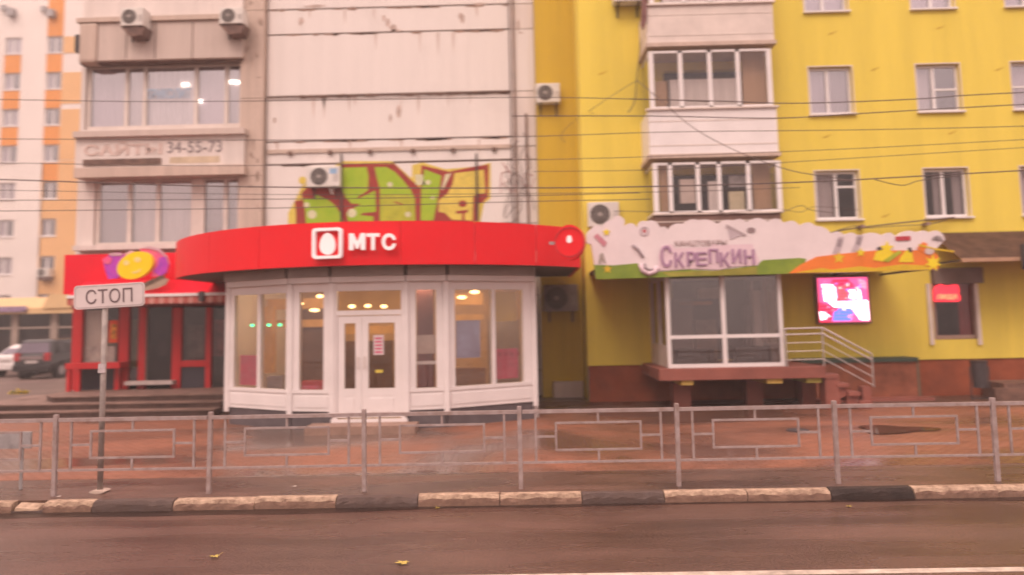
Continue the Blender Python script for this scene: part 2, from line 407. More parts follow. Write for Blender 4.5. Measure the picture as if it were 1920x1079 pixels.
def pavers(xa, xb, ya, yb):
    yy = ya; row = 0
    while yy < yb:
        xx = xa + (.1 if row % 2 else 0)
        while xx < xb:
            z = .128 + random.uniform(-.0012, .0012); g = .003; t = .004
            X0, X1, Y0, Y1 = xx+g, xx+.2-g, yy+g, yy+.1-g
            n = len(b.v)
            b.v += [(X0, Y0, .12), (X1, Y0, .12), (X1, Y1, .12), (X0, Y1, .12),
                    (X0+t, Y0+t, z), (X1-t, Y0+t, z), (X1-t, Y1-t, z), (X0+t, Y1-t, z)]
            for f in ((4, 5, 6, 7), (0, 1, 5, 4), (1, 2, 6, 5), (3, 0, 4, 7)):
                b.f.append(tuple(n+q for q in f)); b.mi.append(0)
            xx += .2
        yy += .1; row += 1
pavers(-12.5, 14.5, 10.9, 18.0)
o = b.build('paving_stones', pm); tag(o, 'small reddish concrete paving blocks between railing and shops', 'paving', kind='stuff')

# wet dark patch and drain cover
pud = mat('puddle_water', (.07, .04, .03), .08, .2, 2, spec=.8)
def blob(px0, px1, py0, py1, z, n=26, sd=1):
    rr = random.Random(sd); cx, cy = (px0+px1)/2, (py0+py1)/2
    pts = []
    for k in range(n):
        a = 2*PI*k/n; q = 1+.25*math.sin(3*a+sd)+rr.uniform(-.08, .08)
        pts.append(G(cx+(px1-px0)/2*math.cos(a)*q, cy+(py1-py0)/2*math.sin(a)*q, z))
    return pts
for k, (a, lab) in enumerate([((1610, 1745, 797, 812), 'long dark puddle on the paving behind the railing'),]):
    pts = blob(*a, .15, sd=k+2); b = MB(); b.solid([(x, y, .142) for x, y in pts], [(x, y, .145) for x, y in pts])
    o = b.build('puddle', pud); o['kind'] = 'structure'
cx, cy = G(1496, 809)
b = MB(); b.solid([(cx+.20*math.cos(t*PI/12), cy+.20*math.sin(t*PI/12), .1) for t in range(24)], [(cx+.20*math.cos(t*PI/12), cy+.20*math.sin(t*PI/12), .15) for t in range(24)])
solo(b, 'manhole_cover', metal_dark, 'small dark round cover set in the paving behind the railing', 'manhole cover')

# terrace in front of the candy shop: three steps wrapping its left end
ter = thing('terrace', None, None, (-10, 18.2, .12)); ter['kind'] = 'structure'
xr = P(428, 760, 18.9)[0] - .05
for k, (z0, z1, y, pxl) in enumerate([(.12, .27, 18.2, -260), (.27, .42, 18.55, -60), (.42, .57, 18.9, 62)]):
    xl = P(pxl, 745, y)[0]
    s = MB(); s.plan([(xl+.5, y+.03), (xr, y+.03), (xr, 21.3), (xl, 21.3), (xl, y+.55)], z0, z1-.035); s.build('step', riser_m, ter)
    s = MB(); s.plan([(xl+.48, y), (xr, y), (xr, 21.3), (xl-.03, 21.3), (xl-.03, y+.55)], z1-.035, z1); s.build('step_slab', step_m, ter)

# ================================================================== windows
def win(parent, x0, x1, z0, z1, Y, cols=(.5,), fr=pvc, gl=gl_up, t=.06, sill=True, curtains=(), trans=(), transom_in=None, md=.07, sillm=None, lab=None):
    """frame part with panes, sill and curtains below it. Y = front of the frame"""
    b = MB(); frame_mb(b, x0, x1, z0, z1, Y, Y+md, t)
    xs = [x0+t] + [x0+(x1-x0)*c for c in cols] + [x1-t]
    for c in cols: b.box(x0+(x1-x0)*c-t*.6, x0+(x1-x0)*c+t*.6, Y-.004, Y+md-.004, z0+t, z1-t)
    for (ci, h) in trans:
        zt = z0+(z1-z0)*h; a = xs[ci]+(t*.6 if ci else 0); c = xs[ci+1]-(t*.6 if ci+1 < len(xs)-1 else 0)
        b.box(a, c, Y+.003, Y+md-.008, zt-t*.4, zt+t*.4)
    wn = b.build('window', fr, parent, lab)
    for i in range(len(xs)-1):
        a = xs[i]+(t*.6 if i else 0)-.004; c = xs[i+1]-(t*.6 if i+1 < len(xs)-1 else 0)+.004
        p = MB(); p.box(a, c, Y+md*.45, Y+md*.45+.008, z0+t-.004, z1-t+.004); p.build('pane', gl, wn)
    if sill:
        p = MB(); p.box(x0-.06, x1+.06, Y-.19, Y-.002, z0-.05, z0-.005); p.build('sill', sillm or fr, wn)
    for (a, c, e, g, mm) in curtains:
        p = MB(); n = 12; xa = x0+(x1-x0)*a; xc = x0+(x1-x0)*c; za = z0+(z1-z0)*e; zc = z0+(z1-z0)*g
        p.open = 1
        for k in range(n*2):
            xa1 = xa+(xc-xa)*k/(n*2); xa2 = xa+(xc-xa)*(k+1)/(n*2); d1 = .02*math.sin(k*1.9); d2 = .02*math.sin((k+1)*1.9)
            p.face([(xa1, Y+md+.08+d1, za), (xa2, Y+md+.08+d2, za), (xa2, Y+md+.08+d2, zc), (xa1, Y+md+.08+d1, zc)])
        p.build('curtain', mm, wn, smooth=True)
    return wn

# ================================================================== far tower block
YT = 58.0
t_white = mat('tower_white', (.84, .77, .73), .8, .05, .2, dirt=.1)
t_orange = mat('tower_orange', (.78, .32, .085), .8, .05, .3)
t_peach = mat('tower_peach', (.78, .47, .22), .8, .05, .3)
tower = thing('apartment_tower', 'tall white and orange apartment block behind the yellow-roofed shop', 'apartment block', (-45, YT, 0))
ax0, ax1 = (P(8, 170, YT)[0], P(36, 170, YT)[0]); bx0, bx1 = (P(85, 170, YT)[0], P(115, 170, YT)[0])
ax0 -= .1; ax1 += .05
xw0, xw1 = P(-420, 300, YT)[0], P(330, 300, YT)[0]
xsplit = P(75, 300, YT)[0]
FH = 67.0
tops = [P(50, 70+k*FH, YT)[1] for k in range(9)]
fh = tops[0]-tops[1]; wh = fh*.47
tz = [tops[0]-k*fh for k in range(9)]
holes = []
for z in tz:
    for (a, c) in ((ax0, ax1), (bx0, bx1)): holes.append((a, c, z-wh, z))
zt = P(50, -60, YT)[1]
b = holed(xw0, xsplit, 0.1, zt, YT, [h for h in holes if h[0] < xsplit], .25); b.build('wall', t_white, tower)
zp = P(120, 303, YT)[1]
b = holed(xsplit, xw1, 0.1, zt, YT, [h for h in holes if h[0] > xsplit], .25)
b.build('wall', t_white, tower)
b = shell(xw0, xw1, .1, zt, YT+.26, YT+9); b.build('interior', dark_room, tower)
# painted render slabs stand 3 cm proud of the wall
def proud(x0, x1, z0, z1, m, Y, d=.03, name='render_panel', par=tower, lab=None):
    p = MB(); p.box(x0, x1, Y-d, Y-.002, z0, z1); return p.build(name, m, par, lab)
for k in range(3):
    proud(ax0, ax1, tz[k+1]+.02, tz[k]-wh-.08, t_orange, YT)
for k in range(3):
    proud(bx0, bx1, tz[k+1]+.02, tz[k]-wh-.08, t_orange, YT)
proud(bx0, bx1, tz[0]+.02, zt, t_orange, YT)
# right-hand peach bay stands a little forward of the white wall
for k in range(3, 9):
    zz1 = tz[k]-wh-.08; zz0 = (tz[k+1]+.02) if k < 8 else .1
    proud(bx0, bx1, zz0, zz1, t_orange if k == 3 else t_peach, YT)
proud(bx1+.01, xw1, P(130, 300, YT)[1], P(130, 205, YT)[1], t_peach, YT)
proud(bx1+.01, xw1, P(130, 195, YT)[1], P(130, 136, YT)[1], t_peach, YT)
proud(bx1+.01, xw1, P(130, 100, YT)[1], P(130, 69, YT)[1], t_peach, YT)
proud(bx1+.01, xw1, .1, P(130, 301, YT)[1]-.01, t_peach, YT)
proud(xsplit+.3, bx0-.01, .1, P(75, 303, YT)[1], t_peach, YT)
cu = [pale_cur, grey_cur, lilac, None]
for k, z in enumerate(tz):
    for q, (a, c) in enumerate(((ax0, ax1), (bx0, bx1))):
        cc = []
        r = (k*2+q*3) % 4
        if r != 3: cc.append((.05, .95 if r == 0 else .55, .05, .95, cu[r]))
        win(tower, a, c, z-wh, z, YT+.12, (.5 if q else .48,), gl=gl_up, t=.11, curtains=cc)
# black cameras / lamps on the wall
for px, py in ((25, 25), (100, 27)):
    x, z = P(px, py, YT); p = MB(); p.box(x-.28, x+.28, YT-.5, YT-.03, z-.35, z+.25); p.box(x-.9, x-.5, YT-.3, YT-.03, z+.2, z+.6); p.build('wall_lamp', metal_grey, tower)

# ================================================================== shop with the yellow sheet roof
YS = 40.0
y_roof = mat('yellow_sheet_roof', (.72, .50, .26), .6, .06, 1)
s_wall = mat('shop_wall', (.30, .20, .17), .8, .1, 1)
shop = thing('roadside_shop', 'low shop with a pale yellow sheet roof behind the parked cars', 'shop', (-30, YS, .12))
xa, xb = P(-260, 620, YS)[0], P(200, 620, YS)[0]
zf = P(60, 589, YS)[1]; zf2 = P(60, 580, YS)[1]; zr = P(60, 560, YS+2.0)[1]
b = MB()
b.box(xa, xb, YS-.5, YS-.4, zf, zf2)
b.build('roof_edge', y_roof, shop)
nrib = 60; b = MB()
for k in range(nrib):
    x0 = xa+(xb-xa)*k/nrib; x1 = xa+(xb-xa)*(k+1)/nrib
    b.solid([(x0, YS-.5, zf2), (x1, YS-.5, zf2), (x1, YS+2.0, zr), (x0, YS+2.0, zr)], [(x0+.05, YS-.5, zf2+.06), (x1-.05, YS-.5, zf2+.06), (x1-.05, YS+2.0, zr+.06), (x0+.05, YS+2.0, zr+.06)])
b.build('roof', y_roof, shop)
b = MB(); b.box(xa, xb, YS+2.0, YS+6, .1, zr-.02); b.build('back_wall', s_wall, shop)
# gabled porch piece of the roof
gx0, gx1, gx2 = P(78, 580, YS-.6)[0], P(92, 556, YS-.6)[0], P(150, 556, YS-.6)[0]
b = MB(); b.prism([(gx0, zf2+.02), (gx2, zf2+.02), (gx2, P(120, 552, YS-.6)[1]), (gx1, P(92, 552, YS-.6)[1])], YS-.6, YS+1); b.build('roof_gable', y_roof, shop)
x0, x1, z0, z1 = RC(-12, 575, 49, 586, YS-.62)
b = MB(); b.box(x0, x1, YS-.62, YS-.52, z0, z1); sb = b.build('sign_board', mat('faded_lilac', (.42, .32, .42), .6, .3, 4), shop)
b = MB(); word(b, 'магазин', x0+.35, z0+.05, YS-.64, .3, width=(x1-x0)*.8, height=(z1-z0)*.65, depth=.03); b.build('lettering', mat('lilac_letters', (.55, .38, .62), .5), sb)
# glazed front
xsw = [P(px, 620, YS)[0] for px in (-160, -70, 27, 100, 180)]
b = MB()
for x in xsw: b.box(x-.16, x+.16, YS-.02, YS+.12, .12, zf)
for x in [P(107, 620, YS)[0], P(33, 620, YS)[0]]: b.box(x-.03, x+.03, YS-.03, YS+.1, .12, zf)
zt_ = P(60, 615, YS)[1]
for i in range(4): b.box(xsw[i]+.16, xsw[i+1]-.16, YS, YS+.08, zt_-.05, zt_+.05)
b.build('frame', mat('shop_frame', (.42, .33, .28), .6), shop)
for i in range(4):
    p = MB(); p.box(xsw[i]+.15, xsw[i+1]-.15, YS+.05, YS+.06, .12, zf); p.build('pane', gl_dark, shop)
b = shell(xa, xb, .12, zf, YS+.13, YS+1.9); b.build('interior', mat('shop_inside', (.26, .14, .13), .9, .4, .5), shop)
for k, (px0, px1) in enumerate(((-60, 15), (40, 92), (110, 170))):
    p = MB(); p.box(P(px0, 630, YS+.5)[0], P(px1, 630, YS+.5)[0], YS+.5, YS+.6, .13, P(50, 630, YS)[1]); p.build('display', mat('shop_display', (.45, .16, .14), .9, .5, 1), shop)

# ================================================================== panel building (left and middle)
YP, YB = 21.3, 21.3
bld = thing('panel_building', 'white concrete panel building with graffiti behind the red round pavilion', 'building', (-4, YP, .12))
xL = P(147, 300, YB)[0]; xP0 = P(456, 200, YP)[0]; xP1 = P(499, 200, YP)[0]; xE = P(958, 200, YP)[0]; xR = P(1004, 200, YP)[0]
ztop = P(700, -110, YP)[1]
# core that closes the body, and the openings' wall
u_x0, u_x1, u_z0, u_z1 = RC(160, 118, 457, 241, YB)
l_x0, l_x1, l_z0, l_z1 = RC(176, 331, 457, 461, YB)
b = holed(xL, xP0, .12, ztop, YB, [(u_x0, xP0-.04, u_z0, u_z1), (l_x0, xP0-.04, l_z0, l_z1)], .3)
b.build('wall', board_white, bld)
b = MB(); b.open = 1
b.face([(xL, YB, .12), (xL, YB+12, .12), (xL, YB+12, ztop), (xL, YB, ztop)]); b.build('side_wall', beige, bld)
b = shell(xL+.02, xP0, u_z0-.3, u_z1+.3, YB+.31, YB+4.5); b.build('interior', mid_room, bld)
b = shell(xL+.02, xP0, l_z0-.3, l_z1+.3, YB+.31, YB+4.5); b.build('interior', mid_room, bld)
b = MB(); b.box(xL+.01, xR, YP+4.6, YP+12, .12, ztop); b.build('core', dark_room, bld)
b = MB(); b.box(xP0, xR, YP+.06, YP+4.5, .12, ztop); b.build('wall', old_concrete, bld)
# upper ribbon window
cx = [(px-160)/297 for px in (235, 270, 368, 426)]
win(bld, u_x0+.02, xP0-.05, u_z0+.02, u_z1-.02, YB+.08, cx, fr=pvc_old, t=.10, sill=False, gl=gl_pale,
    curtains=((.02, .22, .02, .98, lilac), (.25, .35, .02, .98, pale_cur), (.38, .68, .02, .98, pale_cur), (.71, .87, .02, .98, lilac), (.89, .99, .02, .98, grey_cur)))
x0, x1, z0, z1 = RC(278, 168, 360, 187, YB+.2)
b = MB(); word(b, 'ТРИКОЛИТ', x0, z0, YB+.10, .3, width=x1-x0, height=z1-z0, bold=.01, depth=.01)
b.build('window_lettering', mat('pale_blue_letters', (.50, .62, .78), .6), bld)
lampm = mat('office_lamp', (1, .86, .74), emit=4)
for px, py in ((352, 162), (378, 193), (440, 157), (450, 158)):
    x, z = P(px, py, YB+.35); p = MB(); p.box(x-.09, x+.09, YB+.17, YB+.2, z-.05, z+.05); p.build('ceiling_lamp', lampm, bld)
# lower ribbon window
win(bld, l_x0+.02, xP0-.05, l_z0+.02, l_z1-.02, YB+.08, [(px-176)/281 for px in (241, 296, 427)], fr=pvc_old, t=.11, sill=False, gl=gl_pale,
    curtains=((.01, .2, .02, .98, grey_cur), (.25, .4, .02, .98, pale_cur), (.44, .66, .02, .98, pale_cur), (.74, .87, .02, .98, grey_cur), (.9, .99, .02, .98, grey_cur)))
x0, x1, z0, z1 = RC(357, 331, 382, 461, YB); p = MB(); p.box(x0, x1, YB+.04, YB+.12, l_z0+.02, l_z1-.02); p.build('window_post', pvc_old, bld)
def slab(px0, py0, px1, py1, Y, d, m, name, lab=None, par=None, bevel=0, back=None):
    x0, x1, z0, z1 = RC(px0, py0, px1, py1, Y-d)
    p = MB(); p.box(x0, x1, Y-d, Y-.003 if back is None else back, z0, z1); return p.build(name, m, par or bld, lab, bevel=bevel)
slab(136, 243, 458, 254, YB, .55, beige, 'ledge')
slab(141, 254, 457, 312, YB, .40, board_white, 'spandrel_board')
slab(138, 312, 457, 330, YB, .52, old_concrete, 'ledge')
slab(136, 459, 330, 468, YB, .35, board_white, 'window_ledge')
slab(184, 40, 455, 111, YB, .42, beige, 'spandrel_panel', bevel=.02)
slab(147, 42, 181, 117, YB, .48, old_concrete, 'spandrel_panel', 'rounded end panel of the upper parapet', bevel=.09)
slab(143, 30, 456, 38, YB, .50, old_concrete, 'ledge')
slab(150, 111, 456, 117, YB, .30, seam_dark, 'drip_edge')
slab(180, -40, 456, 29, YB, .36, board_white, 'spandrel_board')
for px in (236, 290, 360):
    slab(px, 42, px+2, 110, YB, .425, seam_dark, 'joint')
slab(155, 298, 301, 309, YB, .45, seam_dark, 'vent_strip', 'dark slotted strip under the white board')
slab(140, 65, 147, 97, YB, .2, metal_dark, 'side_unit')
# faded writing on the board
yb = YB-.41
x0, x1, z0, z1 = RC(158, 265, 304, 291, yb)
b = MB(); word(b, 'САЙТЫ', x0, z0, yb-.003, .4, width=x1-x0, height=z1-z0, bold=.012); b.build('painted_word', mat('faded_red_paint', (.70, .545, .49), .8, .15, 6), bld)
x0, x1, z0, z1 = RC(314, 265, 416, 286, yb)
b = MB(); word(b, '34-55-73', x0, z0, yb-.003, .4, width=x1-x0, height=z1-z0, bold=.0); b.build('painted_word', mat('grey_paint', (.30, .25, .26), .8), bld)
slab(318, 294, 412, 306, YB, .406, mat('faded_yellow', (.62, .50, .36), .8), 'painted_patch')
# pilaster
yy = [-110, 20, 185, 330, 470, 640, 800]
for k in range(len(yy)-1):
    x0, x1, z0, z1 = RC(456, yy[k], 499, yy[k+1], YP-.25)
    p = MB(); p.box(xP0+.01, xP1-.01, YP-.25, YP+.05, max(.12, z0+.015), z1); p.build('pilaster_block', old_concrete, bld)
# big white wall panels, each its own slab with recessed joints
seams = [-110, 15, 62, 178, 263, 281, 306, 425, 560, 700, 810]
panel_mats = [white_panel, white_panel, white_panel, white_panel, white_panel, old_concrete, white_panel, white_panel]
for k in range(len(seams)-1):
    z1 = P(728, seams[k], YP)[1]; z0 = max(.12, P(728, seams[k+1], YP)[1])
    p = MB(); p.box(xP1+.025, xE-.025, YP, YP+.055, z0+.045, z1); p.build('wall_panel', white_panel, bld, bevel=.008)
    p = MB(); p.box(xE+.02, xR-.01, YP-.01, YP+.055, z0+.02, z1); p.build('edge_panel', board_white if k % 2 else white_panel, bld, bevel=.008)
b = MB(); b.box(xP1, xR, YP+.04, YP+.055, .12, ztop); b.build('joint_filler', seam_dark, bld)
slab(500, 276, 957, 283, YP, .05, old_concrete, 'ledge')
# rust stains and chipped render on the panels
rr = random.Random(3)
for px, py, w_, h_ in ((738, 52, 14, 14), (742, 58, 24, 5), (728, 44, 8, 16), (565, 40, 10, 16), (748, 210, 10, 24), (732, 222, 5, 18), (515, 226, 6, 14), (590, 12, 40, 6), (720, 34, 6, 14), (866, 34, 12, 20), (972, 48, 5, 26), (976, 62, 10, 4), (900, 8, 30, 5)):
    x, z = P(px, py, YP-.26 if px < 499 else YP); n = 11; sc = YP/FPX
    dy = -.252 if px < 499 else (-.0125 if px > 958 else -.003)
    pts = [(x+w_*sc*.6*math.cos(2*PI*i/n)*rr.uniform(.5, 1.1), z+h_*sc*.6*math.sin(2*PI*i/n)*rr.uniform(.5, 1.1)) for i in range(n)]
    p = MB(); p.prism(pts, YP+dy-.002, YP+dy+.001); p.build('stain', stain, bld)
# dark mortar smears, runs and a service pipe along the joints
rs_ = random.Random(31); smear = mat('mortar_smear', (.42, .28, .22), .9, .35, 7, dirt=.6); run_m = mat('water_run', (.66, .55, .50), .9, .15, 5, streak=True)
for sy, dens, hh_ in ((15, 12, 4), (62, 14, 3.5), (178, 26, 5), (263, 16, 3), (306, 8, 3)):
    for k in range(dens):
        px = rs_.uniform(502, 950) if sy != 306 else rs_.uniform(502, 570); w_ = rs_.uniform(8, 46); py = sy-(px-728)*.022
        x, z = P(px, py, YP); x2 = P(px+w_, py, YP)[0]; h_ = hh_*rs_.uniform(.3, 1)*YP/FPX; x2 = min(x2, xE-.03); n = 8
        up = [(x+(x2-x)*i/n, z+h_*rs_.uniform(.2, 1)*math.sin(PI*(i+.3)/(n+.6))) for i in range(n+1)]; dn = [(x+(x2-x)*i/n, z-h_*rs_.uniform(.2, 1)*math.sin(PI*(i+.3)/(n+.6))-.02) for i in range(n, -1, -1)]
        p = MB(); p.prism(up+dn, YP-.0035, YP-.0005); p.build('mortar_smear', smear, bld)
for k in range(22):
    sy = rs_.choice((62, 178, 178, 263, 15)); px = rs_.uniform(510, 945); py = sy-(px-728)*.022+2; x, z = P(px, py, YP); L__ = rs_.uniform(.2, .75); w_ = rs_.uniform(.02, .06)
    p = MB(); p.prism([(x-w_, z), (x+w_, z), (x+w_*.5, z-L__*.6), (x, z-L__), (x-w_*.6, z-L__*.5)], YP-.0022, YP-.0004); p.build('water_run', run_m, bld)
p = MB(); q0 = P(501, 183, YP-.06); q1 = P(956, 172, YP-.06); p.tube([(q0[0], YP-.05, q0[1]), ((q0[0]+q1[0])/2, YP-.055, (q0[1]+q1[1])/2-.02), (q1[0], YP-.05, q1[1])], .022, 6); p.build('service_pipe', seam_dark, bld)
for k in range(16):
    px, py = rs_.uniform(458, 497), rs_.uniform(0, 400); x, z = P(px, py, YP-.25); n = 9; s1, s2 = rs_.uniform(.03, .10), rs_.uniform(.03, .22)
    p = MB(); p.prism([(min(max(x+s1*math.cos(2*PI*i/n)*rs_.uniform(.4, 1.1), xP0+.02), xP1-.02), z+s2*math.sin(2*PI*i/n)*rs_.uniform(.4, 1.1)) for i in range(n)], YP-.2525, YP-.2495); p.build('mortar_smear', mat('pilaster_patch', (.46, .34, .28), .9, .3, 6), bld)
# clamps, rods and pipes
for px in (545, 620, 695, 775, 850, 927):
    x, z = P(px, 285-(px-728)*.02, YP); p = MB(); p.box(x-.06, x+.06, YP-.09, YP-.002, z-.05, z+.05); p.build('clamp', seam_dark, bld)
for px, a, c in ((640, 288, 425), (893, 288, 415)):
    x, z1 = P(px, a, YP-.08); z0 = P(px, c, YP-.08)[1]; p = MB(); p.tube([(x, YP-.08, z0), (x, YP-.08, z1)], .028); p.build('rod', metal_dark, bld)
dp = mat('rusty_pipe', (.30, .20, .17), .7, .3, 5)
for px in (966, 987):
    x = P(px, 250, YP-.12)[0]; p = MB(); p.tube([(x, YP-.1, .2), (x, YP-.1, P(px, 215 if px > 980 else -60, YP)[1])], .035); p.build('conduit', dp, bld)
rc = random.Random(8)
for k in range(7):                                  # tangle of loose wires round the conduits
    pts = []
    px, py = 960+rc.uniform(0, 30), rc.uniform(170, 330)
    for i in range(9):
        x, z = P(px, py, YP-.15); pts.append((x, YP-.13-rc.uniform(0, .05), z)); px += rc.uniform(-11, 11); py += rc.uniform(4, 20); px = min(max(px, 945), 1002)
    p = MB(); p.tube(pts, .011, 5); p.build('loose_wire', cable_m, bld)

# graffiti: paint skins a few millimetres thick lying on the wall panel
gy = YP-.004
G_ = {'y': mat('spray_yellow', (.72, .56, .10), .7, .12, 3), 'g': mat('spray_green', (.25, .43, .008), .6, .18, 2.5, col2=(.38, .48, .02)),
      'l': mat('spray_lime', (.46, .46, .03), .6, .15, 3), 'r': mat('spray_brown_red', (.34, .035, .025), .6, .15, 3), 'p': mat('spray_pale', (.66, .62, .40), .7, .1, 3)}
graf = thing('graffiti', 'large green and yellow bubble-letter graffiti with brown-red outline above the pavilion', 'graffiti', (-3.5, gy, 4))
def gz(pts, m, lvl, name='paint_area'):
    q = [P(540+x/4, 290+y/4, gy) for x, y in pts]
    p = MB(); p.prism(q, gy-.0015*lvl-.0012, gy-.0015*lvl); p.build(name, m, graf)
gz([(0,520),(0,440),(60,330),(100,240),(410,50),(780,50),(930,180),(930,80),(1010,60),(1180,110),(1420,90),(1520,60),(1520,330),(1470,370),(1440,520)], G_['y'], 0)
gz([(60,520),(60,440),(50,350),(110,340),(100,290),(150,240),(380,240),(400,70),(800,70),(900,170),(990,250),(1000,80),(1210,130),(1400,90),(1505,75),(1500,320),(1460,360),(1430,370),(1430,500),(1240,510),(60,520)], G_['r'], 1, 'paint_outline')
gz([(135,520),(130,430),(115,330),(200,330),(210,300),(300,340),(350,380),(400,450),(415,505)], G_['g'], 2)
gz([(410,100),(590,95),(605,150),(600,270),(520,320),(530,330),(655,270),(660,430),(560,440),(540,455),(640,465),(640,500),(450,500),(440,440),(500,400),(545,370),(480,370),(430,320),(400,240)], G_['g'], 2)
gz([(650,95),(740,95),(800,130),(860,190),(920,265),(950,330),(955,500),(690,500),(690,260),(670,190)], G_['g'], 2)
gz([(700,300),(900,300),(940,330),(945,495),(700,495)], G_['l'], 3)
gz([(1020,110),(1150,160),(1130,300),(1090,495),(995,495),(1000,250),(1015,200)], G_['g'], 2)
gz([(1250,140),(1470,115),(1480,290),(1440,295),(1390,310),(1385,495),(1230,490),(1180,440),(1130,430),(1130,350),(1160,320),(1200,290),(1235,220)], G_['y'], 2)
gz([(1180,150),(1225,140),(1160,270),(1150,260)], G_['p'], 2)
gz([(1010,150),(1030,230),(960,230),(950,150)], G_['p'], 2)
for cx_, cy_, r_ in ((180, 450, 34), (480, 440, 34), (140, 380, 22), (765, 225, 20), (1050, 210, 20), (1085, 325, 14), (900, 450, 22), (110, 195, 30)):
    gz([(cx_+r_*math.cos(k*PI/6), cy_+r_*math.sin(k*PI/6)) for k in range(12)], G_['p'] if cx_ != 110 else G_['y'], 4, 'paint_dot')
gz([(1310+32*math.cos(k*PI/6), 370+26*math.sin(k*PI/6)) for k in range(12)], G_['r'], 4, 'paint_dot')
gz([(1260,425),(1350,415),(1350,435),(1325,440),(1325,495),(1305,495),(1305,442),(1262,445)], G_['r'], 4, 'paint_line')
gz([(590,95),(625,80),(650,200),(690,260),(640,270),(600,280),(608,180)], G_['r'], 4, 'paint_line')
gz([(800,350),(870,375),(860,380),(800,362)], G_['r'], 4, 'paint_line')
tg = mat('faint_red_tag', (.55, .30, .28), .8)
tag_ = thing('spray_tag', 'thin faded reddish spray tag right of the big graffiti', 'graffiti', (.2, YP-.015, 4))
def scr(pts, r=.012):
    q = [P(x, y, YP-.014) for x, y in pts]; p = MB(); p.tube([(a, YP-.014, c) for a, c in q], r, 4); p.build('stroke', tg, tag_)
scr([(938, 363), (940, 325), (955, 320), (960, 335), (942, 345), (962, 362)]); scr([(965, 360), (968, 318), (985, 352), (990, 322)])
scr([(1000, 330), (985, 325), (978, 345), (998, 350), (1002, 335)]); scr([(942, 305), (955, 325), (948, 312)])

# ================================================================== yellow building
YY = 19.5
yb_ = thing('yellow_building', 'yellow rendered apartment house with white balconies right of the red pavilion', 'building', (6, YY, .12))
xA0 = xR+.01; xA1 = P(1091, 300, YY)[0]
xYR = P(2350, 500, YY)[0]; zT = P(1500, -200, YY)[1]
zpl = P(1500, 679, YY)[1]
# windows on a regular storey grid
def avg(a, c): return (a+c)/2
c1a = avg(P(1514, 170, YY)[0], P(1533, 367, YY)[0]); c1b = avg(P(1598, 170, YY)[0], P(1613, 367, YY)[0])
c2a = avg(P(1715, 166, YY)[0], P(1738, 361, YY)[0]); c2b = avg(P(1798, 166, YY)[0], P(1820, 361, YY)[0])
c3a = avg(P(1897, 162, YY)[0], P(1916, 360, YY)[0]); c3b = c3a+(c2b-c2a)
zr1 = P(1656, 123, YY)[1]; zr1b = P(1656, 214, YY)[1]; zr2 = P(1676, 318, YY)[1]; zr2b = P(1676, 408, YY)[1]
fhy = zr1-zr2; hy = avg(zr1-zr1b, zr2-zr2b)
rows = [zr2+2*fhy, zr2+fhy, zr2]
wx = P(1748, 570, YY)[0], P(1834, 570, YY)[0]; wz = P(1790, 637, YY)[1], P(1790, 506, YY)[1]
hl = [(a, c, z-hy, z) for z in rows for a, c in ((c1a, c1b), (c2a, c2b), (c3a, c3b))] + [(wx[0], wx[1], wz[0], wz[1])]
# doors onto the balconies
bx = P(1250, 300, YY)[0], P(1420, 300, YY)[0]
hl += [(bx[0], bx[1], z-hy-.4, z) for z in rows]
hl.append((P(1262, 600, YY)[0], P(1440, 600, YY)[0], 1.15, 3.2))
b = holed(xA1, xYR, zpl, zT, YY, hl, .22); b.build('wall', yellow, yb_)
b = MB(); b.box(xA1+.03, xYR, YY+.04, YY+.3, .12, zpl-.003); b.build('plinth', plinth_red, yb_)
b = MB(); b.open = 1; b.face([(xA1, YY, .12), (xA1, YP+.2, .12), (xA1, YP+.2, zT), (xA1, YY, zT)]); b.build('return_wall', yellow, yb_)
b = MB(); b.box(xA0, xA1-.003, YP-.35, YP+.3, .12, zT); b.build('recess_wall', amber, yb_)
b = MB(); b.box(xA0+.3, xA1-.05, YP-.55, YP-.36, .12, .55); b.build('foundation', old_concrete, yb_)
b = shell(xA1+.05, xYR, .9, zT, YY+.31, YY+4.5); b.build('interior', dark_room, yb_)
for z in [zpl+.0+1.0+2.4, rows[2]+.9, rows[1]+.9]:
    p = MB(); p.box(xA1+.06, xYR, YY+.32, YY+4.4, z-.1, z); p.build('floor_slab', mid_room, yb_)
for px in (1650, 1850, 2050, 1480):
    x = P(px, 300, YY)[0]; p = MB(); p.box(x-.06, x+.06, YY+.32, YY+4.4, 1.0, zT); p.build('partition', mid_room, yb_)
pl = (.04, .46, .02, .98, lilac)
styles = {
 (0, 0): ((.45,), (pl, (.5, .96, .05, .98, lilac)), ()), (0, 1): ((.5,), ((.04, .96, .02, .98, lilac),), ()), (0, 2): ((.5,), (pl,), ()),
 (1, 0): ((.45,), (pl, (.5, .96, .02, .98, grey_cur)), ()), (1, 1): ((.42,), ((.04, .4, .02, .98, pale_cur),), ((1, .48),)), (1, 2): ((.9,), ((.04, .9, .02, .98, lilac),), ((0, .5),)),
 (2, 0): ((.5,), ((.04, .48, .02, .98, grey_cur),), ((1, .68),)), (2, 1): ((.46,), ((.3, .46, .02, .98, grey_cur), (.75, .96, .02, .98, grey_cur)), ()), (2, 2): ((.5,), (pl,), ()),
}
for ri, z in enumerate(rows):
    for ci, (a, c) in enumerate(((c1a, c1b), (c2a, c2b), (c3a, c3b))):
        co, cur, tr = styles[(ri, ci)]
        win(yb_, a+.01, c-.01, z-hy+.01, z-.01, YY+.10, co, t=.065, gl=gl_up if ri < 2 else gl_dn, curtains=cur, trans=tr)
        # plaster frame lip round the opening
        b = MB(); frame_mb(b, a-.03, c+.03, z-hy-.03, z+.03, YY-.012, YY-.002, .03); b.build('window_trim', pvc_old, yb_)
